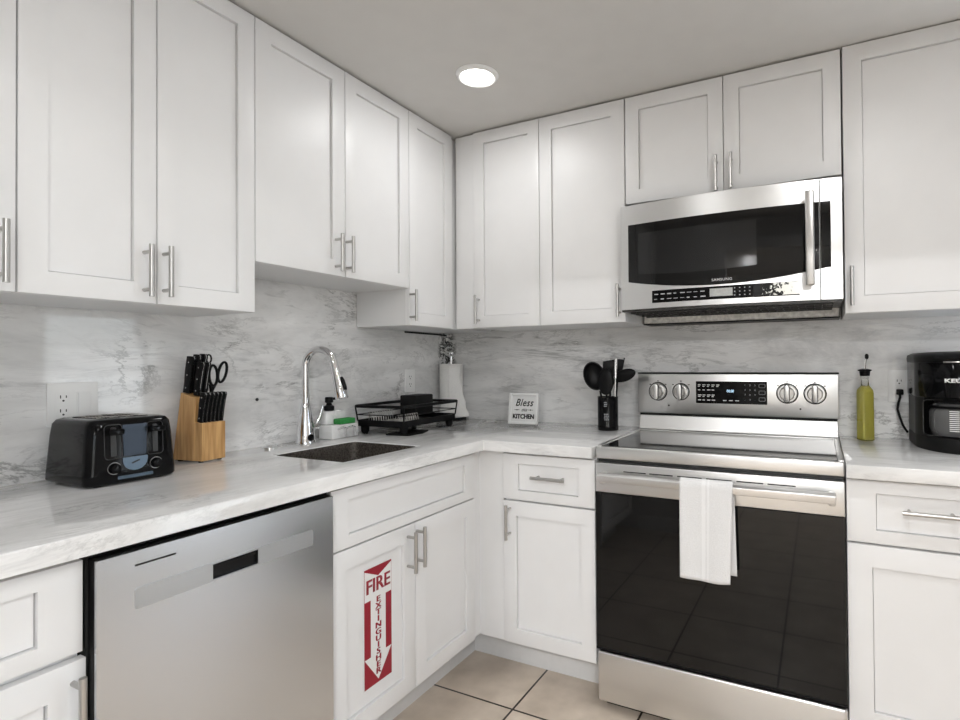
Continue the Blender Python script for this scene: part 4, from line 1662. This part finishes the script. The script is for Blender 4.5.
tube(b, [(x, kfront(x) + 0.002, z_) for x, z_ in rrect(-KH * 0.86, KH * 0.86, 0.050, 0.166, 0.012, 6)], 0.0014, 8, True)
obj('opening_rim', b, M['dark'], t)
b = nb()
lathe(b, [(0.060, 0.046), (0.074, 0.050), (0.082, 0.075), (0.082, 0.125), (0.072, 0.150), (0.064, 0.156)], (0, -0.243, 0), 40)
cf = obj('carafe', b, M['carafe'], t, True, 50)
b = nb()
lathe(b, [(0.066, 0.156), (0.068, 0.160), (0.068, 0.166), (0.060, 0.1705)], (0, -0.243, 0), 36)
lathe(b, [(0.0825, 0.139), (0.0830, 0.141), (0.0780, 0.146)], (0, -0.243, 0), 40)
obj('carafe_lid', b, M['black'], cf, True, 50)
b = nb()
for k in range(11):
    a0 = math.radians(-118)
    zz = 0.068 + k * 0.0062
    for a in range(3):
        aa = a0 + math.radians(6 * a)
        vs = [b.verts.new((0.0826 * math.cos(q_), -0.243 + 0.0826 * math.sin(q_), z_)) for q_, z_ in ((aa, zz), (aa + 0.105, zz), (aa + 0.105, zz + 0.0026), (aa, zz + 0.0026))]
        b.faces.new(vs)
obj('level_marks', b, M['whitep'], cf, False)
b = nb()
tube(b, [(0.004, -0.325, 0.150), (0.006, -0.360, 0.145), (0.006, -0.366, 0.11), (0.006, -0.356, 0.070), (0.004, -0.326, 0.062)], [0.008, 0.009, 0.009, 0.009, 0.008], 12)
obj('carafe_handle', b, M['black'], cf)

# ------------------------------------------------------------------ outlets and switch


def duplex(parent, fn, uc, vc, n=2):
    b2 = nb()
    prism(b2, rrect(uc - 0.0165, uc + 0.0165, vc - 0.0335, vc + 0.0335, 0.004, 3), 0.0012, lambda u, v, w_: fn(u, v, 0.0051 + w_))
    r_ = obj('receptacle', b2, M['white'], parent, False)
    b2 = nb()
    for s in (-1, 1):
        v0 = vc + s * 0.0185
        for du, hh_ in ((-0.0063, 0.0042), (0.0063, 0.0034)):
            prism(b2, [(uc + du - 0.0011, v0 + 0.002 - hh_), (uc + du + 0.0011, v0 + 0.002 - hh_), (uc + du + 0.0011, v0 + 0.002 + hh_), (uc + du - 0.0011, v0 + 0.002 + hh_)], 0.0004, lambda u, v, w_: fn(u, v, 0.0063 + w_))
        prism(b2, [(uc + 0.0026 * math.cos(a), v0 - 0.0085 + 0.0026 * math.sin(a)) for a in (0, 0.8, 1.6, 2.4, 3.14, 3.9, 4.7, 5.5)], 0.0004, lambda u, v, w_: fn(u, v, 0.0063 + w_))
    obj('slots', b2, M['blackp'], r_, False)


fl = lambda u, v, w_: (0.0002 + w_, u, v)     # left wall: u -> y
fb = lambda u, v, w_: (u, -0.0002 - w_, v)    # back wall: u -> x
t = thing('outlet', 'white double wall plate with outlet and switch behind the toaster', 'outlet', (0, -1.688, 1.108))
b = nb()
prism(b, rrect(-0.057, 0.057, -0.058, 0.058, 0.004, 3), 0.005, fl, 0.0008)
obj('plate', b, M['white'], t, True, 40)
duplex(t, fl, -0.0225, 0.0)
b = nb()
prism(b, rrect(0.0235 - 0.0165, 0.0235 + 0.0165, -0.0335, 0.0335, 0.003, 3), 0.0012, lambda u, v, w_: fl(u, v, 0.0051 + w_))
prism(b, [(0.0235 - 0.013, -0.030), (0.0235 + 0.013, -0.030), (0.0235 + 0.013, 0.030), (0.0235 - 0.013, 0.030)], 0.003, lambda u, v, w_: fl(u, v, 0.0063 + w_ * (1 + v * 12)))
obj('switch_rocker', b, M['white'], t, False)
t = thing('outlet', 'white single outlet plate on the left wall above the dish rack', 'outlet', (0, -0.319, 1.126))
b = nb()
prism(b, rrect(-0.036, 0.036, -0.056, 0.056, 0.004, 3), 0.005, fl, 0.0008)
obj('plate', b, M['white'], t, True, 40)
duplex(t, fl, 0, 0)
t = thing('outlet', 'white single outlet plate on the back wall with the coffee maker plugged in', 'outlet', (2.080, 0, 1.112))
b = nb()
prism(b, rrect(-0.036, 0.036, -0.060, 0.060, 0.004, 3), 0.005, fb, 0.0008)
obj('plate', b, M['white'], t, True, 40)
duplex(t, fb, 0, 0)
t = thing('power_cord', 'black coffee maker cord plugged into the back wall outlet', 'cord', (2.080, -0.0068, 1.092))
b = nb()
prism(b, rrect(-0.011, 0.011, -0.012, 0.009, 0.004, 3), 0.022, lambda u, v, w_: (u, -w_, v), 0.002)
obj('plug', b, M['black'], t)
b = nb()
tube(b, [(0, -0.013, -0.008), (0, -0.020, -0.020), (-0.006, -0.022, -0.042), (-0.009, -0.023, -0.065), (-0.002, -0.024, -0.095), (0.006, -0.030, -0.122), (0.013, -0.045, -0.138), (0.0165, -0.060, -0.144)], 0.0042, 10)
obj('black_line', b, M['black'], t)
# black tube standing in for the dark gap between splashback and corner cabinet
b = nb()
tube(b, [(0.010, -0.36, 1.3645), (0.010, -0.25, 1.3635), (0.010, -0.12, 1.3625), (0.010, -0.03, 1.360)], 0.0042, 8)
tag(obj('black_line', b, M['black'], None), 'black strip standing for the dark gap under the corner wall cabinet', 'black_line')
# wall plug
b = nb()
lathe(b, [(0.006, 0.0), (0.006, 0.002), (0.003, 0.003)], (0, 0, 0), 12, 'x')
o = obj('wall_plug', b, M['blackp'], None)
o.location = (0.0002, -1.142, 1.085)
tag(o, 'tiny dark plug in the marble wall between knife block and faucet', 'wall plug')

# ------------------------------------------------------------------ fire extinguisher sign
t = thing('fire_extinguisher_sign', 'red and white fire extinguisher arrow sign stuck on the sink cabinet door', 'sign', (0.6121, -1.186, 0.2505))
SW, SH = 0.060, 0.356
fs = lambda u, v, w_: (w_, u, v)
b = nb()
prism(b, [(-SW, 0), (SW, 0), (SW, SH), (-SW, SH)], 0.0010, fs)
obj('backing', b, M['whitep'], t, False)
b = nb()
e = 0.003
prism(b, [(-SW + e, e), (SW - e, e), (SW - e, SH - e), (-SW + e, SH - e)], 0.0003, lambda u, v, w_: fs(u, v, 0.0010 + w_))
obj('red_field', b, M['red'], t, False)
b = nb()
tw_ = SW * 0.93
poly = [(0, 0.012), (tw_, 0.090), (SW * 0.52, 0.090), (SW * 0.52, 0.258), (tw_, 0.258), (tw_, SH - 0.008), (0, SH - 0.034), (-tw_, SH - 0.008), (-tw_, 0.258), (-SW * 0.52, 0.258), (-SW * 0.52, 0.090), (-tw_, 0.090)]
prism(b, poly, 0.0003, lambda u, v, w_: fs(u, v, 0.0013 + w_))
obj('arrow', b, M['whitep'], t, False)
b = nb()
for du in (-0.0011, 0.0, 0.0011):
    textmesh(b, 'FIRE', 0.058, lambda u, v, w_, du=du: fs(u + du, 0.297 + v, 0.0016 + w_ + (du + 0.0011) * 0.1), bold=0.0008, sx=0.97, depth=0.0002)
for i, ch in enumerate('EXTINGUISHER'):
    for du in (-0.0012, -0.0004, 0.0004, 0.0012):
        textmesh(b, ch, 0.0245, lambda u, v, w_, i=i, du=du: fs(u + du, 0.2515 - i * 0.0195 + v, 0.0016 + w_ + (du + 0.0012) * 0.1), bold=0.0003, sx=1.35, depth=0.0002)
obj('lettering', b, M['red'], t, False)

# trees and sky seen through the patio door only as light; nothing more stands in view
